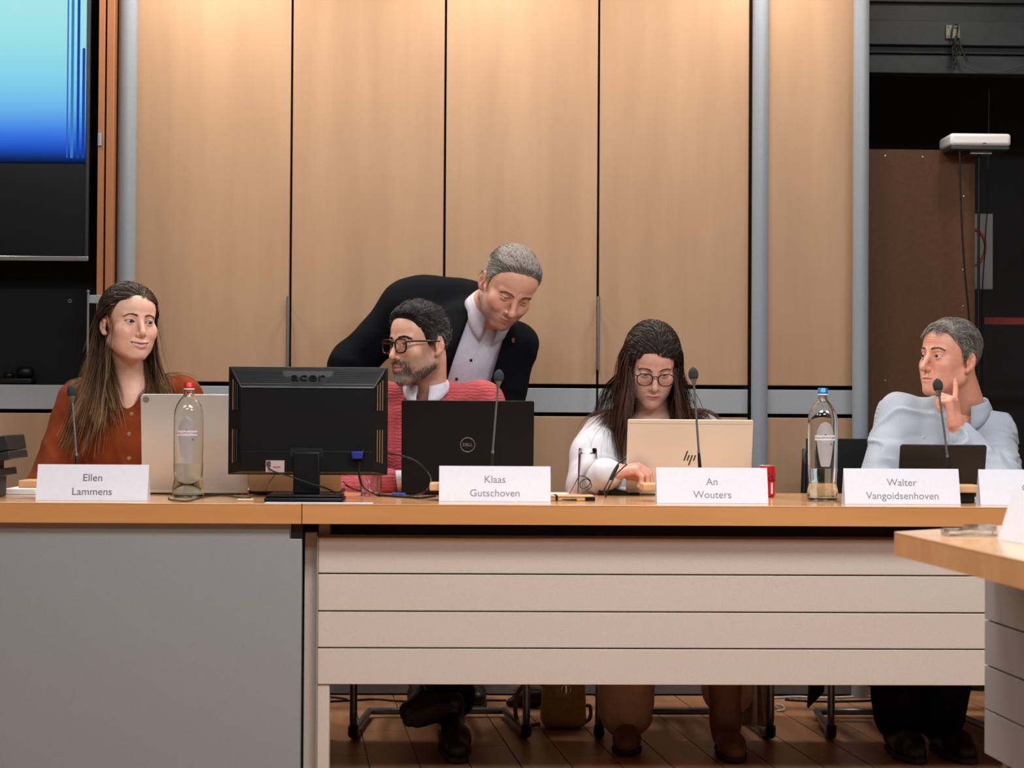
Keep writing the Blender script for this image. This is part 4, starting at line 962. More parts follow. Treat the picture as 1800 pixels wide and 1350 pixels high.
def face_color(p, h, skin, liner=0.5, lip=(178, 96, 88), blush=(206, 128, 108), stubble=None, scol=(120, 108, 100)):
    q = p.copy().astype(F32); q[:, 0] = np.abs(q[:, 0])
    c = np.tile(np.array(lin(skin), F32), (len(q), 1))
    def mix(w, rgb): nonlocal c; w = np.clip(w, 0, 1)[:, None]; c = c*(1-w)+np.array(lin(rgb), F32)*w
    front = sm01(-q[:, 1], 0.03, 0.07)
    mix(0.26*blob(q, (0.042, -0.07, -0.032), (0.022, 0.05, 0.018)), blush)
    mix(0.28*blob(q, (0, -0.108, -0.037), (0.014, 0.012, 0.014)), blush)
    mix(0.35*blob(q, (0.080, 0.02, -0.01), (0.012, 0.03, 0.04)), blush)
    mix(0.22*blob(q, (0.032, -0.085, -0.010), (0.018, 0.03, 0.007)), (150, 96, 86))
    if stubble:
        w = (sm01(-q[:, 2]+0.25*(q[:, 0]-0.0), 0.046, 0.062)*sm01(q[:, 1], 0.055, 0.02)*sm01(q[:, 2], -0.128, -0.112))
        w = np.maximum(w, sm01(q[:, 1], -0.052, -0.035)*sm01(q[:, 1], 0.01, -0.005)*sm01(-q[:, 2], 0.005, 0.02)*sm01(q[:, 2], -0.125, -0.11))
        w = w*(1-blob(q, (0, -0.095, -0.071), (0.022, 0.02, 0.0055)))
        mix(stubble*w, scol)
    ex_ = q[:, 0]/h['w']-EYE[0]; uu = np.clip(np.abs(ex_)/0.0150, 0, 1.3); zz = q[:, 2]-0.06*ex_
    up_ = np.exp(-((zz-h['eyeu']*(1-uu*uu)-0.0003)/0.0011)**2)*(uu < 1.08)*(q[:, 1] < -0.066); lo_ = np.exp(-((zz+h['eyel']*(1-uu*uu)+0.0002)/0.0009)**2)*(uu < 1.0)*(q[:, 1] < -0.066)
    mix(np.maximum(liner*up_, 0.35*liner*lo_), (46, 28, 24))
    sm = h['smile']; op = h['open']; cx = 0.0245+0.006*sm; u = np.clip(q[:, 0]/cx, 0, 1.3)
    zc = -0.0712-op*0.5+(0.0005+0.007*sm+op*0.5)*(u**1.9)
    wl = sm01(0.0075*h['lip']*(1-0.80*u**2)+op*0.9*(1-u*u)-np.abs(q[:, 2]-zc+0.0012), -0.0006, 0.0016)*(q[:, 0] < cx+0.002)*(q[:, 1] < -0.075)
    mix(0.85*wl, lip)
    mix((1.0 if op > 0 else 0.0)*sm01(q[:, 1], -0.090, -0.087)*(q[:, 1] < -0.06)*(np.abs(q[:, 2]-zc) < 0.001+op*0.7)*(q[:, 0] < cx*0.72), (70, 26, 26))
    return c
def make_eyes(H, root, org, gaze=(0, 0, 0), iris=(70, 50, 36)):
    """eyeballs with coloured iris; gaze = yaw/pitch in head space"""
    m = MATS.get('eye') or tint_mat('eye', 0.08, 0.6)
    for sx_ in (-1, 1):
        nu, nv = 24, 20; v = []; col = []
        for i in range(nv+1):
            t = pi*i/nv
            for k in range(nu):
                a = 2*pi*k/nu; v.append((EYER*sin(t)*cos(a), -EYER*cos(t)*(1.0+0.05*max(0, cos(t)-0.85)/0.15), EYER*sin(t)*sin(a)))
                deg = t*180/pi
                col.append(lin((14, 12, 12)) if deg < 11 else lin(iris) if deg < 27 else lin((40, 28, 24)) if deg < 31 else lin((196, 186, 182)))  # eye white toned down in its colour, standing in for the lids' shadow
        f = [(i*nu+k, i*nu+(k+1) % nu, (i+1)*nu+(k+1) % nu, (i+1)*nu+k) for i in range(nv) for k in range(nu)]
        V = np.array(v)@rotm(*gaze).T*np.array([1, 1, 1])
        V = V+np.array([sx_*EYE[0]*H.h['w'], EYE[1], EYE[2]])
        np_mesh('eye', H.wld(V), f, m, root, org, np.array(col, F32))
def ribbon_strands(S, width, col_root, col_tip=None, jitter=0.12, taper=0.35, sides=3, rng=RNG):
    """S: (N, T, 3) strand paths -> one mesh of thin tapering tubes with colours"""
    N, T, _ = S.shape
    tan_ = np.gradient(S, axis=1); tan_ /= np.linalg.norm(tan_, axis=2, keepdims=True)+1e-9
    ref = rng.normal(size=(N, 1, 3)); u = np.cross(tan_, ref); u /= np.linalg.norm(u, axis=2, keepdims=True)+1e-9
    w = np.cross(tan_, u); tt = np.linspace(0, 1, T)
    wd = width*(1-(1-taper)*tt**2)*np.where(tt > 0.999, 0.15, 1.0)
    wd = np.broadcast_to(wd, (N, T))*(0.7+0.6*rng.random((N, 1)))
    ring = [S+(u*cos(2*pi*k/sides)+w*sin(2*pi*k/sides))*wd[..., None] for k in range(sides)]
    V = np.stack(ring, 2).reshape(-1, 3)
    base = (np.arange(N)[:, None]*T+np.arange(T-1)[None, :])*sides
    Q = []
    for k in range(sides):
        k2 = (k+1) % sides; Q.append(np.stack([base+k, base+k2, base+sides+k2, base+sides+k], -1).reshape(-1, 4))
    Q = np.concatenate(Q)
    cr = np.array(lin(col_root)); ct = np.array(lin(col_tip or col_root))
    c = cr+(ct-cr)*(tt[None, :, None]**1.5)
    c = c*(1+jitter*rng.normal(size=(N, 1, 1))).clip(0.35, 2.2)
    c = np.repeat(np.broadcast_to(c, (N, T, 3))[:, :, None, :], sides, 2).reshape(-1, 3)
    return V, Q, c
HLINE = np.array([(-0.100, 0.082), (-0.080, 0.078), (-0.066, 0.066), (-0.052, 0.046), (-0.036, 0.030), (-0.024, 0.005), (-0.010, -0.012), (0.000, 0.018), (0.020, 0.026), (0.034, -0.012), (0.050, -0.046), (0.070, -0.066), (0.115, -0.072)])
def hair_ok(p, hl=HLINE, dz=0.0): return p[:, 2] > np.interp(p[:, 1], hl[:, 0], hl[:, 1])+dz
def fib_dirs(n):
    i = np.arange(n)+0.5; ph = np.arccos(1-2*i/n); th = pi*(1+5**0.5)*i
    return np.stack([np.cos(th)*np.sin(ph), np.sin(th)*np.sin(ph), np.cos(ph)], 1)
def scalp_points(H, n, hl=HLINE, dz=0.0):
    p = H.surf(fib_dirs(n)+RNG.normal(size=(n, 3))*0.01); return p[hair_ok(p, hl, dz)]
def grad(fn, P, e=0.002):
    g = np.stack([fn(P+np.array(o, F32))-fn(P-np.array(o, F32)) for o in ((e, 0, 0), (0, e, 0), (0, 0, e))], 1)
    return g/(np.linalg.norm(g, axis=1, keepdims=True)+1e-9)
def hair_cap(H, root, org, m, color, thick, hl=HLINE, h=0.0022, noise=0.0):
    """closed layer of hair hugging the scalp inside the hairline"""
    def f(P):
        p = H.loc(P); d = head_sdf(p, H.h)
        line = np.interp(p[:, 1], hl[:, 0], hl[:, 1]).astype(F32)
        e = (line-p[:, 2])*F32(0.7)
        tk = thick(p) if callable(thick) else thick
        tk = tk*np.clip(-e/0.02, 0.1, 1)
        if noise: tk = tk+noise*vnoise(p, 160)
        return np.maximum(np.maximum(d-tk, e), -d-0.012)*F32(H.s)
    c = H.o; V, Q = surface(f, c-0.165*H.s, c+0.165*H.s, h)
    col = np.tile(np.array(lin(color), F32), (len(V), 1))*(1+0.15*vnoise((H.loc(V)).astype(F32), 300))[:, None]
    return np_mesh('hair_base', V, Q, m, root, org, col)
def brows(H, root, org, m, color, pts, n=90, r=0.00055, length=0.009, thick=0.003):
    """short strands along a brow line given in head space (right side mirrored)"""
    for sx_ in (-1, 1):
        P = spline(pts, 12); t = RNG.random(n); q = np.stack([np.interp(t, np.linspace(0, 1, len(P)), P[:, i]) for i in range(3)], 1)
        q[:, 2] += (RNG.random(n)-0.5)*2*thick*(1-0.55*t)
        d = np.zeros((n, 3)); d[:, 0] = 0.8; d[:, 2] = 0.45-0.75*t+RNG.normal(size=n)*0.15; d[:, 1] = 0.25
        T = 4; S = np.stack([q+d*length*k/(T-1) for k in range(T)], 1).reshape(-1, 3).astype(F32)
        dd = H.sdf_l(S); g = grad(H.sdf_l, S); S = S+g*(0.0009-dd)[:, None]
        S = S.reshape(n, T, 3)*np.array([sx_*1.0, 1, 1])
        V, Q, c = ribbon_strands(S, r, color, None, 0.15)
        np_mesh('eyebrow', H.wld(V), Q, m, root, org, c)
BROW = [(0.012, -0.093, 0.0175), (0.024, -0.090, 0.0215), (0.036, -0.083, 0.0225), (0.048, -0.070, 0.0165)]
# ------------------------------------------------------------------ people
m_skin = tint_mat('skin', 0.42, 0.4, 0.12, noise=(70, 0.06), bstr=0.07, bscale=900)
m_hair = tint_mat('hair', 0.38, 0.45)
m_hair2 = tint_mat('hair_matte', 0.6, 0.3); m_hair3 = tint_mat('hair_long', 0.48, 0.28)
def unit(v): v = np.asarray(v, float); return v/np.linalg.norm(v)
def hand_sdf(P, W, D, N, side, curls, thumb, s=1.0, splay=(0.10, 0.03, -0.04, -0.10)):
    """side=+1 left hand, -1 right; curls: 4 x (a1,a2,a3) degrees index..little; thumb: three directions in (D,L,N)"""
    D = unit(D); N = unit(np.asarray(N)-D*np.dot(N, D)); L = np.cross(N, D)*side
    R = np.stack([L, D, N], 1); W = np.asarray(W, float)
    d = rbox(P, W+D*0.046*s, (0.039*s, 0.047*s, 0.0135*s), 0.0125*s, R)
    d = smin(d, rcone(P, W-D*0.02*s, W+D*0.02*s, 0.0255*s, 0.026*s), 0.02)
    ln = (0.072, 0.080, 0.075, 0.060); off = (0.029, 0.0098, -0.0098, -0.0275); fo = (0.086, 0.091, 0.088, 0.080)
    for i in range(4):
        b = W+D*fo[i]*s+L*off[i]*s; ang = 0; pts = [b-D*0.015*s]; rs = [0.0100, 0.0096, 0.0086, 0.0078, 0.0068]; q = b; pts.append(b)
        for k, fr in enumerate((0.46, 0.30, 0.24)):
            ang += radians(curls[i][k]); dr = D*cos(ang)+N*sin(ang)+L*splay[i]*cos(ang)
            q = q+unit(dr)*ln[i]*fr*s; pts.append(q)
        f = chain(P, pts, [r*s for r in rs], 0.003); d = smin(d, f, 0.005*s)
    b = W+D*0.020*s+L*0.026*s; pts = [b]; q = b
    for (cd_, cl, cn), l_ in zip(thumb, (0.044, 0.034, 0.027)):
        q = q+unit(D*cd_+L*cl+N*cn)*l_*s; pts.append(q)
    d = smin(d, chain(P, pts, [0.0150*s, 0.0120*s, 0.0104*s, 0.0078*s], 0.004), 0.010*s)
    return d
def grow(H, roots, steps, step, init, grav, obst, margin, clump=0.02, cnoise=0.25, wave=0.0, keep=1, gdir=(0, 0, -1), stick=None, drift=None):
    """strands grown from head-space roots; they follow the head and clothes and fall with gravity"""
    n = len(roots); p = H.wld(roots).astype(F32); NOISE[0] = False
    g = grad(obst, p); d = np.asarray(init(roots))@H.R.T; d = d-g*(d*g).sum(1, keepdims=True); d /= np.linalg.norm(d, axis=1, keepdims=True)+1e-9
    cid = np.floor(roots/clump).astype(np.int64); hsh = (cid[:, 0]*7919+cid[:, 1]*104729+cid[:, 2]*1299709) & 4095
    cn = np.stack([_perm[hsh], _perm[(hsh*31+7) & 4095], _perm[(hsh*57+13) & 4095]], 1)*2-1
    ph = _perm[(hsh*91+3) & 4095]*6.28
    mg = margin(len(roots)) if callable(margin) else np.full(n, margin)
    p = (p+g*np.minimum(mg, 0.0028)[:, None]).astype(F32); out = [p.copy()]; gd = np.asarray(gdir, float)
    st = np.asarray(step)
    for k in range(steps):
        t = k/steps; w = grav(t)
        d = d*(1-w)+gd*w+cn*cnoise*0.10+RNG.normal(size=(n, 3))*0.02
        if drift is not None: d = d+drift(t, roots)
        if wave: d = d+np.stack([np.sin(ph+k*0.55), np.cos(ph*1.3+k*0.5), np.zeros(n)], 1)*wave*t
        d /= np.linalg.norm(d, axis=1, keepdims=True)+1e-9
        p = (p+d*(st if st.ndim == 0 else st[:, None])).astype(F32)
        if stick is not None:
            sv = stick(t)
            if sv > 0:
                dh = H.sdf(p); ex = dh-mg; c = (ex > 0) & (ex < 0.07) & (H.loc(p)[:, 2] > -0.045)
                if c.any():
                    gg = grad(H.sdf, p[c]); p[c] -= (gg*(ex[c]*sv)[:, None]).astype(F32)
                    dn = (d[c]*gg).sum(1, keepdims=True); d[c] = d[c]-gg*np.maximum(dn, 0)*sv
        for _ in range(1 if k % 2 else 2):
            dd = obst(p); pen = mg-dd; c = pen > 0
            if c.any():
                gg = grad(obst, p[c]); p[c] += (gg*pen[c][:, None]).astype(F32)
                dn = (d[c]*gg).sum(1, keepdims=True); d[c] = d[c]-gg*np.minimum(dn, 0)
        out.append(p.copy())
    NOISE[0] = True; S = np.stack(out, 1); idx = list(range(0, steps+1, keep))
    if keep > 1: idx = [0, 1]+idx[1:]
    if idx[-1] != steps: idx.append(steps)
    return S[:, idx]
def flat_strands(H, S, width, col_root, col_tip, jitter=0.2, power=2.5, tip=0.4):
    """flat ribbons lying against the head"""
    N, T, _ = S.shape; tn = np.gradient(S, axis=1); tn /= np.linalg.norm(tn, axis=2, keepdims=True)+1e-9
    out = S-(H.o+np.array([0, 0.02, -0.02])); out[..., 2] *= 0.5; out = out/(np.linalg.norm(out, axis=2, keepdims=True)+1e-9)+RNG.normal(size=(N, 1, 3))*0.35
    u = np.cross(tn, out); u /= np.linalg.norm(u, axis=2, keepdims=True)+1e-9; tt = np.linspace(0, 1, T)
    wd = (width*(1-(1-tip)*tt**2)*np.where(tt > 0.999, 0.2, 1))[None, :, None]*(0.7+0.6*RNG.random((N, 1, 1)))
    V = np.stack([S-u*wd, S+u*wd], 2).reshape(-1, 3); base = (np.arange(N)[:, None]*T+np.arange(T-1)[None, :])*2
    Q = np.stack([base, base+1, base+3, base+2], -1).reshape(-1, 4)
    cr = np.array(lin(col_root)); ct = np.array(lin(col_tip)); c = cr+(ct-cr)*(tt[None, :, None]**power)
    c = c*(1+jitter*RNG.normal(size=(N, 1, 1))).clip(0.35, 2.2); c = np.repeat(np.broadcast_to(c, (N, T, 3))[:, :, None, :], 2, 2).reshape(-1, 3)
    return V, Q, c
def off_face(H, S, ymax=-0.02, zmax=0.05, xmax=0.066, zmin=-0.2):
    q = H.loc(S.reshape(-1, 3)).reshape(S.shape); bad = ((q[..., 1] < ymax) & (q[..., 2] < zmax) & (q[..., 2] > zmin) & (np.abs(q[..., 0]) < xmax)).any(1)
    far = (H.sdf(S.reshape(-1, 3)).reshape(S.shape[:2]) > 0.042) & (q[..., 2] > -0.05)
    return S[~(bad | far.any(1))]
def shoe_sdf(P, heel, toe, up, s=1.0):
    f = unit(np.asarray(toe)-heel); up = unit(np.asarray(up)-f*np.dot(up, f)); r = np.cross(f, up); R = np.stack([r, f, up], 1).astype(F32)
    L_ = np.linalg.norm(np.asarray(toe)-heel); q = (P-np.asarray(heel, F32))@R/F32(s); L_ /= s
    d = rcone(q, (0, 0.03, 0.030), (0, L_*0.62, 0.028), 0.034, 0.043)
    d = smin(d, rcone(q, (0, L_*0.62, 0.026), (0, L_-0.034, 0.020), 0.042, 0.031), 0.02)
    d = smin(d, rcone(q, (0, 0.036, 0.04), (0, 0.045, 0.095), 0.033, 0.036), 0.03)
    d = smax(d, -q[:, 2], 0.004)
    return d*F32(s)
def sole_sdf(P, heel, toe, up, s=1.0):
    f = unit(np.asarray(toe)-heel); up = unit(np.asarray(up)-f*np.dot(up, f)); r = np.cross(f, up); R = np.stack([r, f, up], 1).astype(F32)
    L_ = np.linalg.norm(np.asarray(toe)-heel)/s; q = (P-np.asarray(heel, F32))@R/F32(s); z = q[:, 2].copy(); q[:, 2] = 0
    d = smin(rcone(q, (0, 0.032, 0), (0, L_*0.62, 0), 0.035, 0.045), rcone(q, (0, L_*0.62, 0), (0, L_-0.034, 0), 0.044, 0.033), 0.02)
    return np.maximum(d, np.abs(z+0.004)-0.009)*F32(s)
def bbox(*pts, pad=0.12):
    a = np.array(pts, float); return a.min(0)-pad, a.max(0)+pad
def cloth(name, fn, lo, hi, h, m, root, org, color=None, cut=None, **kw):
    V, Q = surface(fn, lo, hi, h)
    return np_mesh(name, V, Q, m, root, org, color(V) if callable(color) else None, **kw)
NOISE = [True]
def wr(P, amp, freq, sx=(1, 1, 1)):
    if not NOISE[0]: return F32(0)
    q = P*np.array(sx, F32); return F32(amp)*(vnoise(q, freq)+0.5*vnoise(q+3.1, freq*2.1))
def crease(P, amp, freq, sx=(1, 1, 1)):
    """sharp folds along the ridges of a noise field"""
    if not NOISE[0]: return F32(0)
    q = P*np.array(sx, F32); n = np.abs(vnoise(q+0.3*np.stack([P[:, 2], P[:, 0], P[:, 1]], 1), freq)); return -F32(amp)*np.clip(1-n*4.5, 0, 1)
def person(label, base): return thing('person', label, 'person', base)
def body_mesh(H, root, org, neck, parts_fine, parts_coarse, skin, coarse_fn, zlow=0.24, **kw):
    """one body: fine head and neck, fine hands, plainer trunk under the clothes"""
    def f(P): return smin(H.sdf(P), neck(P), 0.022)
    c = H.o; lo = c-np.array([0.135, 0.150, zlow]); hi = c+np.array([0.135, 0.150, 0.15])
    P_ = [surface(f, lo, hi, 0.0017)]
    cols = [face_color(H.loc(P_[0][0]), H.h, skin, **kw)]
    for fn, a, b in parts_fine:
        P_.append(surface(fn, a, b, 0.0020)); v = P_[-1][0]
        n_ = vnoise(v.astype(F32), 55)[:, None]; cc = np.array(lin(skin))*np.array([1.0, 0.94, 0.92])*(1+0.05*n_); cols.append(np.broadcast_to(cc, (len(v), 3)))
    v, q = surface(coarse_fn, *parts_coarse, 0.009); P_.append((v, q)); cols.append(np.tile(np.array(lin(skin)), (len(v), 1)))
    V, Q = join(P_); return np_mesh('body', V, Q, m_skin, root, org, np.concatenate(cols))
def collar(root, org, c, up, front, r, m, h=0.038, flap=0.045, gap=0.30, spread=0.020, name='collar', rx=1.0, thick=0.0022):
    up = unit(up); fr = unit(np.asarray(front)-up*np.dot(front, up)); sd = np.cross(fr, up); n = 48; V = []; rows = 6
    for k in range(n+1):
        a = gap+(2*pi-2*gap)*k/n; dr = fr*cos(a)+sd*sin(a)*rx
        near = max(0.0, 1-min(a-gap, 2*pi-gap-a)/0.85)
        hh = h*(1-0.25*near); fl = flap*(0.72+0.75*near)
        prof = [(r-0.002, -0.006), (r, hh*0.6), (r+0.002, hh), (r+0.0055, hh+0.001), (r+0.010, hh-0.25*fl), (r+0.010+spread*0.55*(0.5+near), hh-0.62*fl), (r+0.010+spread*(0.5+near), hh-fl)]
        # the points of the collar swing forward
        for (rr, zz) in prof:
            tw = 0.0 if rr < r+0.009 else -0.35*near*(1 if a < pi else -1)*(rr-r)/0.03*0.25
            d2 = fr*cos(a+tw)+sd*sin(a+tw)*rx
            V.append(np.asarray(c)+d2*rr+up*zz)
    m_ = 7; F_ = [(k*m_+i, (k+1)*m_+i, (k+1)*m_+i+1, k*m_+i+1) for k in range(n) for i in range(m_-1)]
    o = np_mesh(name, np.array(V), np.array(F_), m, root, org)
    sd_ = o.modifiers.new('solid', 'SOLIDIFY'); sd_.thickness = thick; sd_.offset = 0
    return o
def buttons(root, org, pts, fn, m, r=0.0055, name='button'):
    for p in pts:
        p = np.asarray(p, float)
        for _ in range(12): p = p+np.array([0, 1.0, 0])*float(fn(np.array([p], F32))[0])*0.7      # walk along the view depth onto the cloth
        q = p+np.array([0, -0.0005, 0])
        o = MB().lathe([(0, 0.0022), (r*0.75, 0.0026), (r, 0.0018), (r, -0.001)], n=14, close=False).build(name, m, root, tuple(q-np.asarray(org)), smooth=True); o.rotation_euler = (pi/2, 0, 0)
def lens_mat():
    m = bpy.data.materials.new('spectacle_lens'); m.use_nodes = True; m.node_tree.nodes.clear(); MATS['spectacle_lens'] = m
    t = nd(m, 'ShaderNodeBsdfTransparent'); g = nd(m, 'ShaderNodeBsdfGlossy'); g.inputs['Roughness'].default_value = 0.02; x = nd(m, 'ShaderNodeMixShader'); x.inputs[0].default_value = 0.045
    lk(m, t.outputs[0], x.inputs[1]); lk(m, g.outputs[0], x.inputs[2]); lk(m, x.outputs[0], nd(m, 'ShaderNodeOutputMaterial').inputs[0]); return m
def glasses(H, label, m_fr, m_tp, lens_w, lens_h, rim, power, bridge_z, yoff=-0.097, side_only=None, wrap=0.10, drop=-0.004):
    g = thing('eyeglasses', label, 'glasses', tuple(H.wld((0, yoff, drop))))
    org = np.array(g.location); m_lens = MATS.get('spectacle_lens') or lens_mat()
    def rimpts(sx_, n=40):
        P = []
        for t in np.linspace(0, 2*pi, n, endpoint=False):
            c, s_ = cos(t), sin(t); e = 2/power
            x = np.sign(c)*abs(c)**e*lens_w; z = np.sign(s_)*abs(s_)**e*lens_h; z = z*(1.0 if z > 0 else 1.05); x = x*(1+0.06*z/lens_h)
            X_ = 0.0335+x; P.append((sx_*X_, yoff+wrap*max(0, X_-0.012)**1.0*0.45, drop+z))
        return np.array(P)
    for sx_ in (-1, 1):
        P = rimpts(sx_); MB().tube(H.wld(P)-org, rim, 8, closed=True).build('rim', m_fr, g, smooth='all')
        ctr = P.mean(0); Vl = np.vstack([P*0.985+ctr*0.015, [ctr]]); 
        b = MB(); nn = len(P); A_ = H.wld(Vl+np.array([0, -0.0006, 0]))-org; B_ = H.wld(Vl+np.array([0, 0.0006, 0]))-org
        b.add(np.vstack([A_, B_]), [(nn, k, (k+1) % nn) for k in range(nn)]+[(2*nn+1, nn+1+(k+1) % nn, nn+1+k) for k in range(nn)]+[(k, nn+1+k, nn+1+(k+1) % nn, (k+1) % nn) for k in range(nn)])
        b.build('lens', m_lens, g)
        hx_ = 0.0335+lens_w
        tp = [(sx_*(hx_-0.001), yoff+0.0045, drop+lens_h*0.55), (sx_*(hx_+0.006), yoff+0.010, drop+lens_h*0.58), (sx_*0.0795*H.h['w'], -0.04, drop+lens_h*0.5), (sx_*0.0800*H.h['w'], 0.006, drop+lens_h*0.45), (sx_*0.0790*H.h['w'], 0.024, drop+lens_h*0.2), (sx_*0.078*H.h['w'], 0.034, drop-0.018)]
        MB().tube(H.wld(spline(tp, 5))-org, rim*1.05, 8).build('temple', m_tp, g, smooth='all')
    br = [(-0.0335+lens_w*0.98, yoff+0.001, bridge_z), (-0.006, yoff-0.003, bridge_z+0.003), (0.006, yoff-0.003, bridge_z+0.003), (0.0335-lens_w*0.98, yoff+0.001, bridge_z)]
    MB().tube(H.wld(spline(br, 5))-org, rim*1.1, 8).build('bridge', m_fr, g, smooth='all')
    return g
def knit_mat(name, rgb, rgb2, kind, scale, strength, rough=0.85, dist=0.004, rot=(0, 0, 0), stripes=None, sheen=0.3):
    m = mat(name, rgb, rough, 0, 0.25); bsdf(m).inputs['Sheen Weight'].default_value = sheen
    tc = coords(m, (1, 1, 1), 'Object', rot)
    n = nd(m, 'ShaderNodeTexNoise', Scale=18.0, Detail=5.0); lk(m, tc, n.inputs['Vector'])
    w = nd(m, 'ShaderNodeTexWave', Scale=scale, Distortion=kind[1]); w.bands_direction = kind[0]; w.inputs['Detail'].default_value = 1.0; w.inputs['Detail Scale'].default_value = kind[2]
    lk(m, tc, w.inputs['Vector'])
    if stripes is None: lk(m, ramp(m, n.outputs[0], ((0.3, rgb), (0.7, rgb2))), bsdf(m).inputs['Base Color'])
    else: lk(m, ramp(m, w.outputs[0], ((stripes, rgb), (stripes+0.2, rgb2))), bsdf(m).inputs['Base Color'])
    if strength: bump(m, w.outputs[0], strength, dist)
    return m
W_ = at
m_trous = speckle('trousers_dark', (14, 15, 19), (10, 11, 14), 60, 0.9, 0.1, 0.15); m_shoe = speckle('shoe_leather', (30, 24, 20), (22, 17, 14), 80, 0.4, 0.1); m_sole = speckle('shoe_sole', (66, 50, 38), (40, 34, 30), 20, 0.8, 0.2)
def legs(root, org, hipL, hipR, kneeL, kneeR, ankL, ankR, m, name='trousers', r=(0.085, 0.065, 0.055), h=0.007, amp=0.004):
    def f(P):
        d = smin(chain(P, [hipL, kneeL, ankL], r, 0.02), chain(P, [hipR, kneeR, ankR], r, 0.02), 0.03)
        d = smin(d, rcone(P, hipL, hipR, 0.1, 0.1), 0.05); return d+wr(P, amp, 14)
    lo, hi = bbox(hipL, hipR, kneeL, kneeR, ankL, ankR, pad=0.12); lo[2] = max(lo[2], 0.03)
    return cloth(name, f, lo, hi, h, m, root, org)
def shoes(root, org, defs, m=None, ms=None, s=1.0):
    for heel, toe, up in defs:
        lo, hi = bbox(heel, toe, pad=0.13)
        o = cloth('shoe', lambda P: shoe_sdf(P, heel, toe, up, s), lo, hi, 0.004, m or m_shoe, root, org)
        V, Q = surface(lambda P: sole_sdf(P, heel, toe, up, s), lo, hi, 0.004); np_mesh('sole', V, Q, ms or m_sole, o, org)

# ============================================================ the woman in the rust sweater
org = (W_(228, 870, 1.05)[0], 1.08, 0.0); pe = person('woman with long brown hair and a rust ribbed sweater, smiling to the right', org)
H = Head(227, 568, 0.99, 34, -2, 3, 1.0, smile=1.35, open=0.0050, lip=0.92, brow=0.75, jaw=1.02, nose=0.90, nosew=0.95, cheek=1.12, w=1.03, eyeu=0.0060, eyel=0.0042)
nb = W_(230, 696, 1.045); SL = W_(138, 709, 1.06); SR = W_(318, 698, 1.06)
def neck(P):
    d = rcone(P, H.wld((0, 0.030, -0.055)), nb+np.array([0, 0.0, 0.02]), 0.050, 0.051)
    d = smin(d, rcone(P, nb+np.array([-0.02, 0.0, -0.01]), SL+np.array([0.03, 0, 0.012]), 0.050, 0.045), 0.04); d = smin(d, rcone(P, nb+np.array([0.02, 0, -0.01]), SR+np.array([-0.03, 0, 0.012]), 0.050, 0.045), 0.04)
    return smin(d, ell(P, nb+np.array([0, 0.005, -0.09]), (0.13, 0.085, 0.11)), 0.04)
ch = W_(226, 800, 1.06); hp = np.array([org[0], 1.10, 0.575])
EL = W_(82, 866, 0.98); WL = W_(140, 890, 0.70); ER = W_(372, 866, 0.98); WRr = W_(330, 890, 0.70)
def trunk(P):
    d = smin(rcone(P, SL, SR, 0.055, 0.055), ell(P, ch, (0.155, 0.105, 0.2)), 0.06); d = smin(d, rcone(P, ch, hp, 0.11, 0.12), 0.06)
    return d
def swt(P):
    d = smin(rcone(P, SL+np.array([0.01, 0, 0]), SR-np.array([0.01, 0, 0]), 0.060, 0.060), ell(P, ch, (0.175, 0.125, 0.21)), 0.07)
    d = smin(d, rcone(P, nb+np.array([0, 0.01, -0.03]), nb+np.array([0, 0.01, -0.08]), 0.075, 0.09), 0.04)
    d = smin(d, rcone(P, ch, hp, 0.135, 0.145), 0.06)
    d = smin(d, chain(P, [SL, EL, WL], (0.066, 0.067, 0.045), 0.02), 0.03); d = smin(d, chain(P, [SR, ER, WRr], (0.066, 0.064, 0.045), 0.02), 0.03)
    d = d+wr(P, 0.0045, 11, (1, 1, 0.6))+crease(P, 0.004, 9, (1, 1, 0.7))
    # open V at the neck
    nk = rcone(P, nb+np.array([0, -0.005, -0.035]), nb+np.array([0, -0.005, 0.12]), 0.060, 0.085)
    vv = rcone(P, nb+np.array([0.0, -0.06, 0.01]), nb+np.array([0.004, -0.14, -0.068]), 0.040, 0.004)
    return smax(d, -np.minimum(nk, vv), 0.006)
body_mesh(H, pe, org, neck, [], bbox(SL, SR, hp, pad=0.16), (235, 184, 160), trunk, zlow=0.34, liner=0.9, lip=(190, 96, 94))
make_eyes(H, pe, org, (14, 2, 0), (46, 32, 26))
m_rust = knit_mat('rust_corduroy', (138, 60, 22), (114, 46, 16), ('X', 1.0, 1.0), 85.0, 0.5, 0.9, 0.002, sheen=0.0)
lo, hi = bbox(SL, SR, EL, ER, WL, WRr, hp, pad=0.11)
cloth('sweater', swt, lo, hi, 0.0048, m_rust, pe, org)
collar(pe, org, nb+np.array([0.0, 0.0, -0.012]), (0, -0.10, 1), (0.05, -1, 0), 0.070, m_rust, 0.022, 0.052, 0.62, 0.034, rx=1.05, thick=0.004)
buttons(pe, org, [W_(226, 728, 0.9), W_(224, 763, 0.9), W_(225, 806, 0.9)], swt, mat('button_shell', (150, 120, 100), 0.3), 0.0062)
m_teeth = mat('teeth', (232, 226, 218), 0.25); cx_ = 0.0235
tp = [(x, -0.0915+11*x*x, -0.0722+11.5*x*x) for x in np.linspace(-cx_, cx_, 9)]
b = MB()
for i in range(8):
    (xa_, ya_, za_), (xb_, yb_, zb_) = tp[i], tp[i+1]
    b.hexa([(xa_+0.0003, ya_, za_-0.0046), (xb_-0.0003, yb_, zb_-0.0046), (xb_-0.0003, yb_+0.004, zb_-0.0046), (xa_+0.0003, ya_+0.004, za_-0.0046), (xa_, ya_, za_+0.003), (xb_, yb_, zb_+0.003), (xb_, yb_+0.004, zb_+0.003), (xa_, ya_+0.004, za_+0.003)])
b.v = [H.wld(v)-np.asarray(org) for v in b.v]; b.build('teeth', m_teeth, pe)
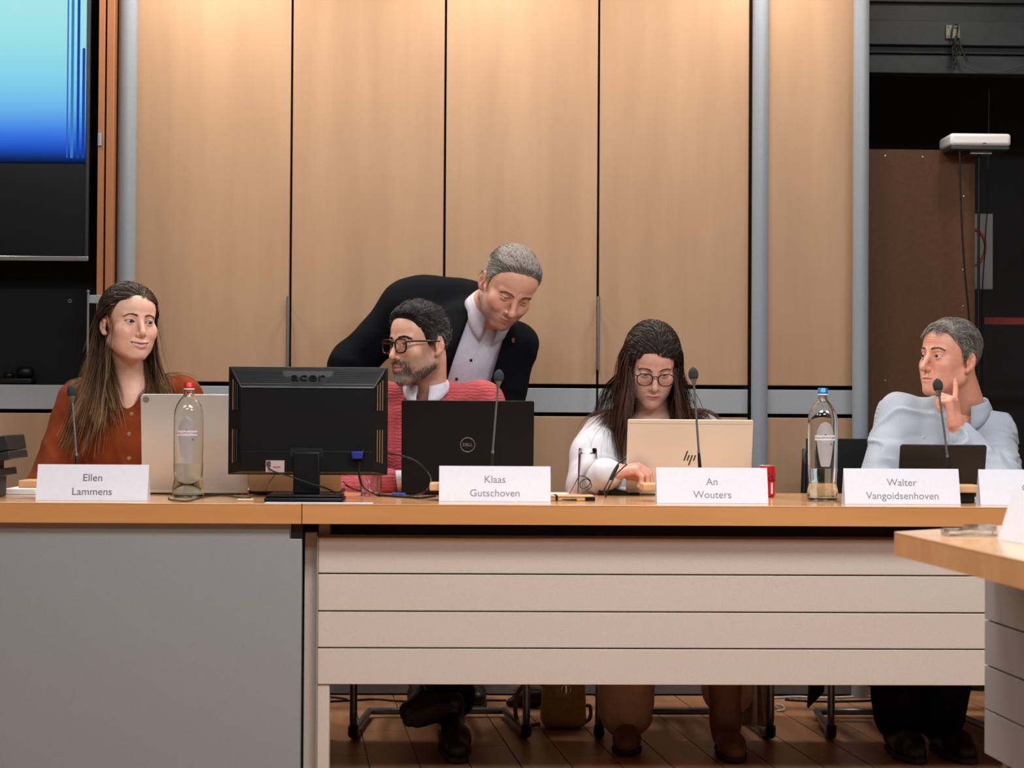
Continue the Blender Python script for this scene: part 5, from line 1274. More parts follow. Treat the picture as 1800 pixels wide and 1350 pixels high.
brows(H, pe, org, m_hair2, (84, 60, 48), BROW, 150, 0.0005, 0.008, 0.0024)
def obst(P): return np.minimum(np.minimum(H.sdf(P), neck(P)), swt(P))
HL_W = np.array([(-0.100, 0.085), (-0.084, 0.077), (-0.070, 0.066), (-0.058, 0.048), (-0.044, 0.026), (-0.030, 0.004), (-0.016, -0.008), (0.000, 0.016), (0.020, 0.024), (0.034, -0.012), (0.050, -0.046), (0.070, -0.066), (0.115, -0.072)])
hair_cap(H, pe, org, m_hair2, (50, 35, 25), lambda p: 0.0010+0*p[:, 0], HL_W+np.array([0.004, 0.009]))
rt = scalp_points(H, 19000, HL_W, 0.0)
def ini(p):
    xp = 0.012; s_ = np.where(p[:, 0] > xp, 1.0, -1.0)*np.clip(np.abs(p[:, 0]-xp)/0.012, 0.3, 1)
    return np.stack([s_*0.55, 0.95+0*s_, -0.15-0.3*(p[:, 2] < 0.05)], 1)
S = grow(H, rt, 27, 0.0142+0.0022*RNG.random(len(rt)), ini, lambda t: 0.07+0.30*min(1, t*2.0), obst, lambda n: 0.003+0.011*RNG.random(n)**1.5*sm01(rt[:, 1], -0.10, -0.03), 0.022, 0.7, 0.05, 2, gdir=(0, -0.16, -1), stick=lambda t: 0.9 if t < 0.5 else 0.0, drift=lambda t, r: np.stack([np.sign(r[:, 0]-0.012)*0.16*max(0, t-0.3), 0*r[:, 0], 0*r[:, 0]], 1))
S = off_face(H, S, -0.012, 0.046, 0.072)
q = H.loc(S.reshape(-1, 3)).reshape(S.shape); S = S[~((q[..., 0] < -0.06) & (q[..., 1] < 0.016) & (q[..., 1] > -0.03) & (np.abs(q[..., 2]+0.012) < 0.030)).any(1)]
V, Q, c = flat_strands(H, S, 0.00085, (58, 42, 30), (156, 120, 82), 0.24, 3.5)
np_mesh('hair', V, Q, m_hair3, pe, org, c)
# earring and necklace
er = H.wld((-0.0745*0.965, 0.010, -0.044)); q = er-np.asarray(org)
MB().tube([q, q+np.array([0, -0.002, -0.016]), q+np.array([0.003, -0.003, -0.026]), q+np.array([0.001, -0.003, -0.034])], 0.0010, 6).build('earring', mat('silver', (210, 205, 196), 0.2, 0.95), pe)
nk = [nb+np.array([0.058*sin(a)+0.004, -0.14, 0.026-0.066*cos(a)]) for a in np.linspace(-1.25, 1.25, 21)]
def onto(p, fn, n=14):
    for _ in range(n): p = p+np.array([0, 1.0, 0])*float(fn(np.array([p], F32))[0])*0.7
    return p
nk = [onto(p, neck)+np.array([0, -0.0012, 0]) for p in nk]
MB().tube(np.array(nk)-np.asarray(org), 0.0007, 6).build('necklace', mat('gold', (214, 176, 110), 0.25, 0.95), pe)
legs(pe, org, hp+np.array([-0.09, 0, -0.01]), hp+np.array([0.09, 0, -0.01]), np.array([org[0]-0.1, 0.66, 0.52]), np.array([org[0]+0.1, 0.66, 0.52]), np.array([org[0]-0.1, 0.70, 0.10]), np.array([org[0]+0.1, 0.70, 0.10]), m_trous)
shoes(pe, org, [(np.array([org[0]+s_*0.1, 0.75, 0.013]), np.array([org[0]+s_*0.12, 0.49, 0.013]), (0, 0, 1)) for s_ in (-1, 1)])

# ============================================================ the man in the pink sweater
org = (W_(765, 870, 1.02)[0], 1.05, 0.0); pe = person('bearded man with dark glasses and a pink sweater, looking left', org)
H = Head(736, 604, 0.93, -50, 2, -2, 1.0, smile=0.0, lip=0.9, brow=1.15, jaw=1.05, nose=1.10, chin=0.004, w=1.0, eyeu=0.0046, eyel=0.0034, long=1.03, open=0.0022)
nb = W_(752, 690, 1.0); SL = W_(664, 704, 1.03); SR = W_(850, 706, 1.0)
def neck(P):
    d = rcone(P, H.wld((0, 0.034, -0.05)), nb+np.array([0, 0.005, 0.01]), 0.058, 0.060)
    return smin(d, rcone(P, SL+np.array([0.03, 0, -0.06]), SR+np.array([-0.03, 0, -0.06]), 0.045, 0.045), 0.03)
ch = W_(762, 810, 1.04); hp = np.array([org[0], 1.10, 0.575])
EL = W_(622, 872, 0.84); WL = W_(684, 846, 0.72); ER = W_(905, 868, 0.86); WRr = W_(850, 858, 0.74)
def trunk(P):
    d = smin(rcone(P, SL, SR, 0.05, 0.05), ell(P, ch, (0.165, 0.11, 0.2)), 0.06); d = smin(d, rcone(P, ch, hp, 0.12, 0.13), 0.06)
    return smin(d, chain(P, [SL, EL, WL], (0.05, 0.042, 0.028), 0.02), 0.03)
def swt(P):
    d = smin(rcone(P, SL, SR, 0.058, 0.058), ell(P, ch, (0.19, 0.135, 0.215)), 0.07)
    d = smin(d, rcone(P, nb+np.array([0, 0.01, -0.05]), nb+np.array([0, 0.008, -0.01]), 0.10, 0.073), 0.04)
    d = smin(d, rcone(P, ch, hp, 0.145, 0.155), 0.06)
    d = smin(d, chain(P, [SL, EL, WL], (0.062, 0.058, 0.040), 0.02), 0.035); d = smin(d, chain(P, [SR, ER, WRr], (0.062, 0.058, 0.040), 0.02), 0.035)
    d = d+wr(P, 0.004, 12)
    return smax(d, -rcone(P, nb+np.array([-0.005, -0.02, -0.024]), nb+np.array([-0.015, -0.03, 0.1]), 0.066, 0.09), 0.006)
hw = WL+np.array([0.030, 0.0, -0.002])
hf = lambda P: hand_sdf(P, hw, (1, 0.12, -0.02), (0.1, 0.3, -1), -1, [(30, 40, 20)]*4, [(0.7, 0.6, 0.3), (0.9, 0.2, 0.3), (1, 0, 0.2)], 1.02)
body_mesh(H, pe, org, neck, [(hf, *bbox(hw, hw+np.array([0.17, -0.07, 0]), pad=0.06))], bbox(SL, SR, hp, EL, WL, pad=0.12), (226, 172, 146), trunk, lip=(190, 104, 98), stubble=0.5, scol=(120, 96, 84))
make_eyes(H, pe, org, (-14, 0, 0), (52, 38, 30))
m_pink = knit_mat('pink_knit', (182, 80, 84), (168, 68, 72), ('Z', 5.0, 1.6), 30.0, 0.5, 0.9, 0.003, sheen=0.1)
lo, hi = bbox(SL, SR, EL, ER, WL, WRr, hp, pad=0.11)
cloth('sweater', swt, lo, hi, 0.0048, m_pink, pe, org)
MB().tube([nb+np.array([-0.004, -0.018, -0.006])+np.array([0.070*cos(a), 0.070*sin(a)*0.95, 0.026*sin(a)-0.0*cos(a)])-np.asarray(org) for a in np.linspace(0, 2*pi, 40, endpoint=False)], 0.0075, 10, closed=True).build('neckband', m_pink, pe, smooth='all')
m_shirt_w = speckle('shirt_white', (216, 213, 224), (206, 202, 214), 80, 0.7, 0.05)
collar(pe, org, nb+np.array([-0.002, -0.010, 0.006]), (0, -0.16, 1), (-0.18, -1, 0), 0.060, m_shirt_w, 0.030, 0.040, 0.30, 0.016)
cu = MB().tube([WL+np.array([0.0, 0.0, 0.0])-np.asarray(org), WL+np.array([0.046, 0.004, -0.002])-np.asarray(org)], [0.034, 0.035], 24).build('cuff', m_shirt_w, pe, smooth=True)
# hair: dark quiff with greying sides
HL_K = HLINE+np.stack([0*HLINE[:, 0], 0.008*(HLINE[:, 0] < -0.05)], 1)
hair_cap(H, pe, org, m_hair2, (30, 26, 25), lambda p: 0.004+0.010*sm01(p[:, 2], 0.05, 0.10)*sm01(-p[:, 1], -0.09, 0.03), HL_K, noise=0.0015)
rt = scalp_points(H, 9000, HL_K, 0.001)
top = sm01(rt[:, 2], 0.045, 0.085)
def ini(p):
    t_ = sm01(p[:, 2], 0.05, 0.09)[:, None]
    return np.stack([0.25*p[:, 0]/0.07, 0.9+0*p[:, 0], -0.25+0*p[:, 0]], 1)*(1-t_)+np.stack([-0.25+0*p[:, 0], 0.75+0*p[:, 0], 0.85-3.0*(p[:, 1]+0.06)], 1)*t_
S = grow(H, rt, 8, 0.0022+0.0036*top, ini, lambda t: 0.02, H.sdf, lambda n: 0.0025+0.013*top*sm01(-rt[:, 1], -0.09, 0.05)+0.004*RNG.random(n), 0.018, 2.4, 0.0, 1, stick=lambda t: 0.30)
V, Q, c = ribbon_strands(S, 0.0006, (24, 21, 21), (34, 32, 32), 0.3, 0.4)
side = np.repeat((1-top)*sm01(rt[:, 1], -0.05, 0.02)*(RNG.random(len(rt)) < 0.45), S.shape[1]*3)[:, None]
c = c*(1-side)+np.array(lin((120, 118, 118)))*side
np_mesh('hair', V, Q, m_hair, pe, org, c)
brows(H, pe, org, m_hair2, (34, 28, 26), BROW, 150, 0.0006, 0.010, 0.0034)
# beard
pp = H.surf(fib_dirs(60000), (0, -0.01, -0.04)); ax = np.abs(pp[:, 0])
dens = np.maximum(blob(np.abs(pp)*np.array([1, -1, -1]), (0.0, -0.092, -0.106), (0.030, 0.04, 0.020)), 0.85*blob(np.abs(pp)*np.array([1, -1, -1]), (0.016, -0.093, -0.0575), (0.018, 0.03, 0.0055)))
dens = np.maximum(dens, 0.8*blob(np.abs(pp)*np.array([1, -1, -1]), (0.032, -0.08, -0.085), (0.011, 0.03, 0.026)))
dens = np.maximum(dens, 0.30*sm01(-pp[:, 2]+0.3*pp[:, 1], 0.055, 0.075)*sm01(pp[:, 1], 0.03, 0.0)*sm01(pp[:, 2], -0.13, -0.115))
dens = dens*(pp[:, 2] < -0.048)*(1-blob(np.abs(pp)*np.array([1, -1, -1]), (0, -0.094, -0.074), (0.021, 0.02, 0.0065)))*(pp[:, 1] < 0.02)
k = RNG.random(len(pp)) < dens*0.75; rt = pp[k]; print('beard', len(rt))
S = grow(H, rt, 4, 0.0020+0.0010*RNG.random(len(rt)), lambda p: np.stack([p[:, 0]*6, -0.3+0*p[:, 0], -1+0*p[:, 0]], 1), lambda t: 0.1, H.sdf, 0.0012, 0.01, 1.5)
V, Q, c = ribbon_strands(S, 0.00035, (84, 70, 62), (116, 108, 104), 0.3)
gy = np.repeat(blob(rt, (0, -0.09, -0.108), (0.05, 0.08, 0.018))*(RNG.random(len(rt)) < 0.7), S.shape[1]*3)[:, None]
c = c*(1-gy)+np.array(lin((176, 172, 168)))*gy
np_mesh('beard', V, Q, m_hair2, pe, org, c)
m_tort = speckle('tortoise', (62, 34, 20), (20, 12, 10), 160, 0.2, 0.0); m_gblk = mat('frame_black', (14, 13, 14), 0.2)
glasses(H, 'dark tortoise eyeglasses worn by the bearded man in pink', m_tort, m_tort, 0.0256, 0.0208, 0.0029, 3.2, 0.004, -0.1000, drop=-0.005)
legs(pe, org, hp+np.array([-0.09, 0, 0]), hp+np.array([0.09, 0, 0]), np.array([org[0]-0.06, 0.60, 0.53]), np.array([org[0]+0.12, 0.62, 0.53]), W_(800, 1225, 0.62), W_(772, 1232, 0.70), m_trous, r=(0.085, 0.068, 0.062))
a1 = W_(826, 1262, 0.52); a2 = W_(706, 1268, 0.40)
b1 = W_(795, 1292, 0.48); b2 = W_(806, 1322, 0.26); b1[2] = max(b1[2], 0.02)
shoes(pe, org, [(W_(812, 1246, 0.58), W_(712, 1262, 0.40), (0.2, 0.85, 0.45)), (np.array([b1[0]-0.01, 0.60, 0.060]), np.array([b2[0], 0.34, 0.014]), (0, 0.25, 1))], s=1.0)

# ============================================================ the standing man in the navy jacket
org = (W_(775, 1245, 1.33)[0], 1.33, 0.0); pe = person('standing grey-haired man in a navy jacket leaning over to the right', org)
H = Head(894, 503, 1.12, 24, 33, 13, 1.03, smile=0.35, lip=0.8, brow=1.1, jaw=1.10, nose=1.06, nosew=1.18, w=1.05, eyeu=0.0030, eyel=0.0022, cheek=1.05)
nb = W_(852, 556, 1.27)
SL = W_(712, 540, 1.38); SR = W_(906, 606, 1.29); hp = W_(772, 840, 1.47); ch = W_(806, 630, 1.335)
def neck(P):
    d = rcone(P, H.wld((0, 0.036, -0.045)), nb, 0.062, 0.066)
    return smin(d, rcone(P, nb, ch+np.array([0, 0.01, 0.03]), 0.07, 0.12), 0.05)
EL = W_(619, 642, 1.40); WL = W_(640, 770, 1.30); ER = W_(884, 718, 1.28); WRr = W_(862, 800, 1.14)
UP = unit(nb-hp)
def trunk(P):
    d = smin(rcone(P, SL, SR, 0.055, 0.05), rcone(P, ch, hp, 0.13, 0.12), 0.06)
    d = smin(d, chain(P, [SL, EL, WL], (0.05, 0.045, 0.03), 0.02), 0.03); return smin(d, chain(P, [SR, ER, WRr], (0.05, 0.045, 0.03), 0.02), 0.03)
def shirt(P):
    d = smin(rcone(P, SL, SR, 0.060, 0.055), rcone(P, ch, hp, 0.140, 0.135), 0.07)
    d = smin(d, rcone(P, nb, ch, 0.078, 0.12), 0.05)+wr(P, 0.0025, 13)
    return smax(d, -rcone(P, nb+UP*0.0+np.array([0.008, -0.02, 0.0]), nb+UP*0.1+np.array([0.03, -0.05, 0.02]), 0.060, 0.085), 0.005)
def jack(P):
    d = smin(rcone(P, SL, SR, 0.074, 0.066), rcone(P, ch, hp, 0.165, 0.155), 0.07)
    d = smin(d, rcone(P, nb-UP*0.03, ch, 0.085, 0.13), 0.05)
    d = smin(d, ell(P, W_(742, 574, 1.40), (0.115, 0.10, 0.125)), 0.05)
    d = smin(d, rcone(P, W_(742, 522, 1.38), W_(826, 530, 1.37), 0.076, 0.070), 0.03)
    d = smin(d, chain(P, [SL, EL, WL], (0.080, 0.073, 0.058), 0.03), 0.05); d = smin(d, chain(P, [SR, ER, WRr], (0.072, 0.062, 0.052), 0.02), 0.035)
    d = d+wr(P, 0.005, 9)+crease(P, 0.004, 8)
    # open front: wedge between the lapels
    A0 = W_(852, 512, 1.05); B0 = W_(884, 560, 1.05); C0 = W_(790, 745, 1.05); D0 = W_(836, 745, 1.05)
    def side(P, a, b, sg):
        # signed distance to the plane holding line a-b and the depth direction
        t = unit(b-a); n = np.cross(t, np.array([0.1, 1, 0.0])); n = unit(n)*sg; return ((P-a.astype(F32))@n.astype(F32))
    wl_ = np.maximum(side(P, W_(850, 470, 1.15), W_(775, 690, 1.15), -1.0), side(P, W_(892, 560, 1.15), W_(848, 705, 1.15), 1.0))
    wedge = np.maximum(wl_, (P[:, 1]-F32(1.36)))
    nk = rcone(P, nb+np.array([0.005, -0.02, 0]), nb+UP*0.13+np.array([0.03, -0.04, 0.02]), 0.070, 0.10)
    return smax(smax(d, -wedge, 0.006), -nk, 0.006)
body_mesh(H, pe, org, neck, [], bbox(SL, SR, hp, EL, WL, ER, WRr, pad=0.12), (226, 168, 142), trunk, lip=(178, 100, 92), blush=(196, 108, 92), stubble=0.48, scol=(140, 122, 114))
make_eyes(H, pe, org, (4, 22, 0), (70, 84, 96))
m_jack = speckle('navy_wool', (9, 10, 16), (6, 7, 12), 90, 0.9, 0.06, 0.12); m_shirt2 = speckle('shirt_pale', (204, 202, 214), (194, 192, 204), 60, 0.7, 0.05)
lo, hi = bbox(SL, SR, hp, ch, nb, pad=0.19); cloth('shirt', shirt, lo, hi, 0.005, m_shirt2, pe, org)
lo, hi = bbox(SL, SR, EL, ER, WL, WRr, hp, pad=0.16); cloth('jacket', jack, lo, hi, 0.0052, m_jack, pe, org)
collar(pe, org, nb+UP*0.012+np.array([0.010, -0.016, 0.0]), UP*1.0+np.array([0.25, -0.35, 0.1]), (0.30, -1, -0.15), 0.066, m_shirt2, 0.042, 0.056, 0.34, 0.022)
buttons(pe, org, [W_(850, 565, 1.0), W_(829, 630, 1.0), W_(803, 664, 1.0)], shirt, m_blk, 0.0050)
# placket
pl_ = []
for px, py in ((868, 575), (845, 605), (824, 640), (800, 680), (790, 700)):
    p = W_(px, py, 1.0)
    for _ in range(14): p = p+np.array([0, 1.0, 0])*float(shirt(np.array([p], F32))[0])*0.7
    pl_.append(p-np.asarray(org))
MB().tube(spline(pl_, 4), 0.0016, 6).build('placket_seam', m_shirt2, pe, smooth='all')
p = W_(906, 594, 1.0)
for _ in range(14): p = p+np.array([0, 1.0, 0])*float(jack(np.array([p], F32))[0])*0.7
MB().prism([(-0.005, 0.008), (0.005, 0.008), (0.004, -0.004), (0.0, -0.008), (-0.004, -0.004)], 'y', -0.003, 0.001).build('lapel_pin', mat('pin_copper', (150, 96, 70), 0.35, 0.6), pe, tuple(p-np.asarray(org)))
HL_S = HLINE+np.stack([0.010*(HLINE[:, 0] < -0.02), 0.012*(HLINE[:, 0] < -0.05)], 1)
hair_cap(H, pe, org, m_hair2, (120, 112, 104), lambda p: 0.0035+0.007*sm01(p[:, 2], 0.05, 0.10), HL_S, noise=0.0012)
rt = scalp_points(H, 8000, HL_S, 0.001); top = sm01(rt[:, 2], 0.045, 0.085)
S = grow(H, rt, 8, 0.0020+0.0042*top, lambda p: np.stack([0.5*p[:, 0]/0.07, 0.95+0*p[:, 0], -0.35*(1-sm01(p[:, 2], 0.05, 0.09))+0.12], 1), lambda t: 0.0, H.sdf, lambda n: 0.002+0.006*top+0.003*RNG.random(n), 0.014, 0.9, stick=lambda t: 0.7)
V, Q, c = ribbon_strands(S, 0.0006, (150, 146, 142), (166, 163, 160), 0.25)
dk = np.repeat(top*(RNG.random(len(rt)) < 0.65), S.shape[1]*3)[:, None]; c = c*(1-dk)+np.array(lin((74, 64, 58)))*dk
np_mesh('hair', V, Q, m_hair, pe, org, c)
brows(H, pe, org, m_hair2, (110, 90, 78), BROW, 90, 0.0005, 0.009, 0.0028)
pp = H.surf(fib_dirs(16000), (0, -0.01, -0.04))
dens = sm01(-pp[:, 2]+0.3*pp[:, 1], 0.040, 0.06)*sm01(pp[:, 1], 0.03, 0.0)*sm01(pp[:, 2], -0.13, -0.115)*(1-blob(np.abs(pp)*np.array([1, -1, -1]), (0, -0.094, -0.071), (0.023, 0.02, 0.006)))
rt = pp[RNG.random(len(pp)) < dens*0.5]
S = grow(H, rt, 2, 0.0016, lambda p: np.stack([p[:, 0]*6, -0.2+0*p[:, 0], -1+0*p[:, 0]], 1), lambda t: 0.1, H.sdf, 0.0006, 0.01, 1.5)
V, Q, c = ribbon_strands(S, 0.00035, (150, 132, 122), (176, 164, 158), 0.3); np_mesh('stubble', V, Q, m_hair2, pe, org, c)
hpL = hp+np.array([-0.09, 0, -0.02]); hpR = hp+np.array([0.09, 0, -0.02])
fL = onz(745, 1247, 0.013); fR = onz(815, 1247, 0.013)
legs(pe, org, hpL, hpR, np.array([fL[0]-0.01, 1.50, 0.48]), np.array([fR[0]-0.01, 1.50, 0.48]), np.array([fL[0], 1.52, 0.09]), np.array([fR[0]-0.01, 1.52, 0.09]), m_trous, r=(0.10, 0.075, 0.066))
shoes(pe, org, [(np.array([fL[0], 1.58, 0.013]), np.array([fL[0]-0.02, 1.30, 0.013]), (0, 0, 1)), (np.array([fR[0], 1.58, 0.013]), np.array([fR[0]+0.05, 1.31, 0.013]), (0, 0, 1))])

# ============================================================ the woman in white
org = (W_(1147, 870, 1.03)[0], 1.06, 0.0); pe = person('woman with dark brown hair and glasses in a white blouse, looking down', org)
H = Head(1146, 640, 0.97, 2, 27, 1, 1.0, smile=0.10, lip=0.85, brow=0.75, jaw=0.94, nose=0.95, nosew=0.98, cheek=1.05, w=0.985, eyeu=0.0018, eyel=0.0026)
nb = W_(1148, 752, 1.04); SL = W_(1062, 768, 1.05); SR = W_(1232, 766, 1.05)
def neck(P):
    d = rcone(P, H.wld((0, 0.034, -0.05)), nb+np.array([0, 0.0, 0.0]), 0.052, 0.055)
    d = smin(d, rcone(P, SL+np.array([0.03, 0, 0]), SR+np.array([-0.03, 0, 0]), 0.045, 0.045), 0.05)
    return smin(d, ell(P, nb+np.array([0, 0.005, -0.07]), (0.13, 0.085, 0.10)), 0.04)
ch = W_(1148, 835, 1.06); hp = np.array([org[0], 1.12, 0.575])
EL = W_(1036, 862, 0.90); WL = W_(1070, 832, 0.60); ER = W_(1262, 862, 0.90); WRr = W_(1215, 842, 0.74)
def trunk(P):
    d = smin(rcone(P, SL, SR, 0.05, 0.05), ell(P, ch, (0.15, 0.10, 0.18)), 0.06); d = smin(d, rcone(P, ch, hp, 0.11, 0.12), 0.06)
    return smin(d, chain(P, [SL, EL, WL], (0.045, 0.036, 0.016), 0.02), 0.03)
def blo(P):
    d = smin(rcone(P, SL, SR, 0.056, 0.056), ell(P, ch, (0.17, 0.125, 0.20)), 0.07)
    d = smin(d, rcone(P, nb+np.array([0, 0.02, -0.03]), nb+np.array([0, 0.02, 0.0]), 0.08, 0.068), 0.04)
    d = smin(d, rcone(P, ch, hp, 0.135, 0.14), 0.06)
    d = smin(d, chain(P, [SL, (SL*0.55+EL*0.45)+np.array([-0.008, 0, 0.01]), EL, WL], (0.070, 0.077, 0.070, 0.043), 0.03), 0.03); d = smin(d, chain(P, [SR, (SR*0.55+ER*0.45), ER, WRr], (0.070, 0.075, 0.068, 0.036), 0.03), 0.03)
    d = d+wr(P, 0.0055, 10, (1, 1, 0.7))+crease(P, 0.005, 10, (1, 1, 0.8))
    nk = rcone(P, nb+np.array([0, -0.01, -0.02]), nb+np.array([0, -0.01, 0.1]), 0.060, 0.085)
    vv = rcone(P, nb+np.array([0.0, -0.08, 0.02]), nb+np.array([0.0, -0.13, -0.08]), 0.055, 0.02)
    return smax(d, -np.minimum(nk, vv), 0.006)
hw = WL+np.array([0.004, -0.002, 0.0])
hf = lambda P: hand_sdf(P, hw, (0.95, -0.22, 0.20), (0.35, 0.10, -1), -1, [(38, 45, 25), (45, 50, 30), (50, 50, 30), (55, 50, 30)], [(0.6, 0.5, 0.6), (0.9, 0.0, 0.4), (1, -0.1, 0.1)], 0.98)
body_mesh(H, pe, org, neck, [(hf, *bbox(hw, hw+np.array([0.15, -0.05, -0.02]), pad=0.065))], bbox(SL, SR, hp, EL, WL, pad=0.12), (226, 172, 150), trunk, zlow=0.32, liner=0.8, lip=(176, 78, 88))
make_eyes(H, pe, org, (0, 24, 0), (62, 48, 38))
m_white = speckle('blouse_white', (222, 220, 225), (214, 212, 218), 30, 0.75, 0.06)
lo, hi = bbox(SL, SR, EL, ER, WL, WRr, hp, pad=0.12); cloth('blouse', blo, lo, hi, 0.0048, m_white, pe, org)
brows(H, pe, org, m_hair2, (60, 42, 34), BROW, 80, 0.0005, 0.008, 0.002)
HL_A = np.array([(-0.100, 0.074), (-0.084, 0.064), (-0.070, 0.052), (-0.058, 0.032), (-0.044, 0.004), (-0.030, -0.020), (-0.016, -0.026), (0.000, -0.010), (0.020, -0.002), (0.034, -0.020), (0.050, -0.046), (0.070, -0.066), (0.115, -0.072)])
def obst(P): return np.minimum(np.minimum(H.sdf(P), neck(P)), blo(P))
hair_cap(H, pe, org, m_hair2, (34, 24, 18), lambda p: 0.0010+0*p[:, 2], HL_A+np.array([0.004, 0.009]))
rt = scalp_points(H, 19000, HL_A, 0.0)
def ini(p):
    xp = 0.010; s_ = np.where(p[:, 0] > xp, 1.0, -1.0)*np.clip(np.abs(p[:, 0]-xp)/0.012, 0.3, 1)
    return np.stack([s_*(0.45+0.4*(p[:, 2] < 0.07)), 0.75-0.3*(p[:, 2] < 0.07), 0.15-0.55*(p[:, 2] < 0.06)], 1)
mgv = None
def mg_(n):
    t_ = sm01(rt[:, 2], -0.02, 0.10); return 0.003+0.004*t_*sm01(rt[:, 1], -0.10, -0.03)+0.011*RNG.random(n)**1.2*sm01(rt[:, 1], -0.11, -0.04)
S = grow(H, rt, 28, 0.0122+0.0022*RNG.random(len(rt)), ini, lambda t: 0.06+0.24*min(1, t*2.0), obst, mg_, 0.024, 0.9, 0.10, 2, stick=lambda t: 0.85 if t < 0.5 else 0.0)
S = off_face(H, S, -0.036, 0.050, 0.060)
V, Q, c = flat_strands(H, S, 0.0009, (36, 24, 18), (92, 58, 38), 0.28, 2.0); np_mesh('hair', V, Q, m_hair3, pe, org, c)
glasses(H, 'thin black round eyeglasses worn by the woman in white', m_gblk, m_gblk, 0.0245, 0.0202, 0.0017, 2.35, 0.002, -0.1010, drop=-0.007)
p = H.wld((0.0770, 0.004, -0.052)); MB().tube([p-np.asarray(org)+np.array([0.006*sin(0.3)*0+0.016*sin(t), 0.004*sin(t), -0.018+0.019*cos(t)]) for t in np.linspace(0, 2*pi, 30, endpoint=False)], 0.0011, 6, closed=True).build('earring', MATS['gold'], pe, smooth='all')
m_brc = mat('bracelet_metal', (220, 208, 196), 0.25, 0.7); D_ = unit((0.95, -0.22, 0.20))
ba, bb_ = unit(np.cross(D_, (0, 0, 1))), None; bb_ = np.cross(D_, ba)
for k, off_ in ((0, -0.012), (1, -0.004)):
    b = MB()
    for t in np.linspace(0, 2*pi, 22, endpoint=False):
        q = hw+D_*(off_+0.002*sin(5*t))+(ba*cos(t)+bb_*sin(t))*0.0325-np.asarray(org); b.lathe([(0, -0.0036), (0.0030, -0.002), (0.0036, 0), (0.0030, 0.002), (0, 0.0036)], tuple(q), 8, close=False)
    b.build('bracelet', m_brc, pe, smooth='all')
# patterned strap on the shoulder
sp_ = []
for px, py in ((1202, 712), (1205, 722), (1206, 732), (1207, 744), (1208, 758)):
    p = W_(px, py, 0.8)
    for _ in range(16): p = p+np.array([0, 1.0, 0])*float(blo(np.array([p], F32))[0])*0.7
    sp_.append(p-np.asarray(org))
b = MB()
P_ = np.array(sp_); b.add(np.vstack([P_+np.array([-0.0095, -0.003, 0]), P_+np.array([0.0095, -0.003, 0])]), [(i, i+5, i+6, i+1) for i in range(4)])
m_strap = mat('strap_pattern', (230, 226, 226), 0.6); vo = nd(m_strap, 'ShaderNodeTexVoronoi', Scale=190.0); lk(m_strap, coords(m_strap, (1, 1, 1)), vo.inputs['Vector']); lk(m_strap, ramp(m_strap, vo.outputs['Distance'], ((0.42, (70, 30, 34)), (0.5, (232, 228, 228)))), bsdf(m_strap).inputs['Base Color'])
o = b.build('strap', m_strap, pe); sm_ = o.modifiers.new('solid', 'SOLIDIFY'); sm_.thickness = 0.002
# wide beige trousers, brown boots
m_beige = speckle('trousers_beige', (192, 154, 124), (178, 141, 112), 40, 0.85, 0.08); m_boot = speckle('boot_brown', (124, 80, 56), (106, 66, 46), 60, 0.5, 0.08)
kL = W_(1110, 1010, 0.62); kL[2] = 0.52; kR = W_(1250, 1010, 0.62); kR[2] = 0.52
fa = onz(1115, 1300, 0.06); fb = W_(1280, 1245, 0.52)
legs(pe, org, hp+np.array([-0.08, 0, 0]), hp+np.array([0.08, 0, 0]), kL, kR, np.array([fa[0]+0.0, 0.66, 0.10]), np.array([W_(1283, 1250, 0.66)[0], 0.70, 0.16]), m_beige, r=(0.085, 0.080, 0.080), amp=0.007)
bt = W_(1278, 1240, 0.50)
bh = np.array([bt[0]+0.004, 0.60, 0.013]); bte = np.array([bt[0]+0.008, 0.35, 0.013])
V, Q = surface(lambda P: smin(shoe_sdf(P, bh, bte, (0, 0, 1), 0.9), rcone(P, bh+np.array([0, -0.045, 0.08]), bh+np.array([-0.004, -0.03, 0.33]), 0.043, 0.062), 0.04), *bbox(bh, bte, bh+np.array([0, 0, 0.34]), pad=0.09), 0.005)
o = np_mesh('boot', V, Q, m_boot, pe, org); V, Q = surface(lambda P: sole_sdf(P, bh, bte, (0, 0, 1), 0.9), *bbox(bh, bte, pad=0.1), 0.004); np_mesh('sole', V, Q, m_sole, o, org)
b2h = np.array([fa[0]+0.01, 0.70, 0.013]); b2t = np.array([fa[0]-0.02, 0.46, 0.013])
shoes(pe, org, [(b2h, b2t, (0, 0, 1))], m_boot, m_sole, 0.9)

# ============================================================ the man in the blue shirt
org = (W_(1660, 870, 1.05)[0], 1.08, 0.0); pe = person('grey-haired man in a pale blue shirt resting his chin on one hand', org)
H = Head(1668, 630, 0.97, -60, -1, 3, 1.0, smile=0.0, lip=0.6, brow=1.1, jaw=1.02, nose=1.18, w=0.98, eyeu=0.0052, eyel=0.0038, long=1.04, noset=0.002)
nb = W_(1698, 714, 1.05); SL = W_(1584, 730, 1.08); SR = W_(1750, 762, 1.02)
def neck(P):
    d = rcone(P, H.wld((0, 0.034, -0.045)), nb+np.array([0, 0.005, 0.0]), 0.058, 0.061)
    return smin(d, rcone(P, SL+np.array([0.03, 0, -0.07]), SR+np.array([-0.03, 0, -0.07]), 0.045, 0.045), 0.03)
ch = W_(1652, 830, 1.07); hp = np.array([org[0], 1.12, 0.575])
EL = W_(1540, 866, 0.95); WL = W_(1600, 880, 0.70); ER = W_(1762, 868, 0.70); WRr = W_(1686, 764, 0.83)
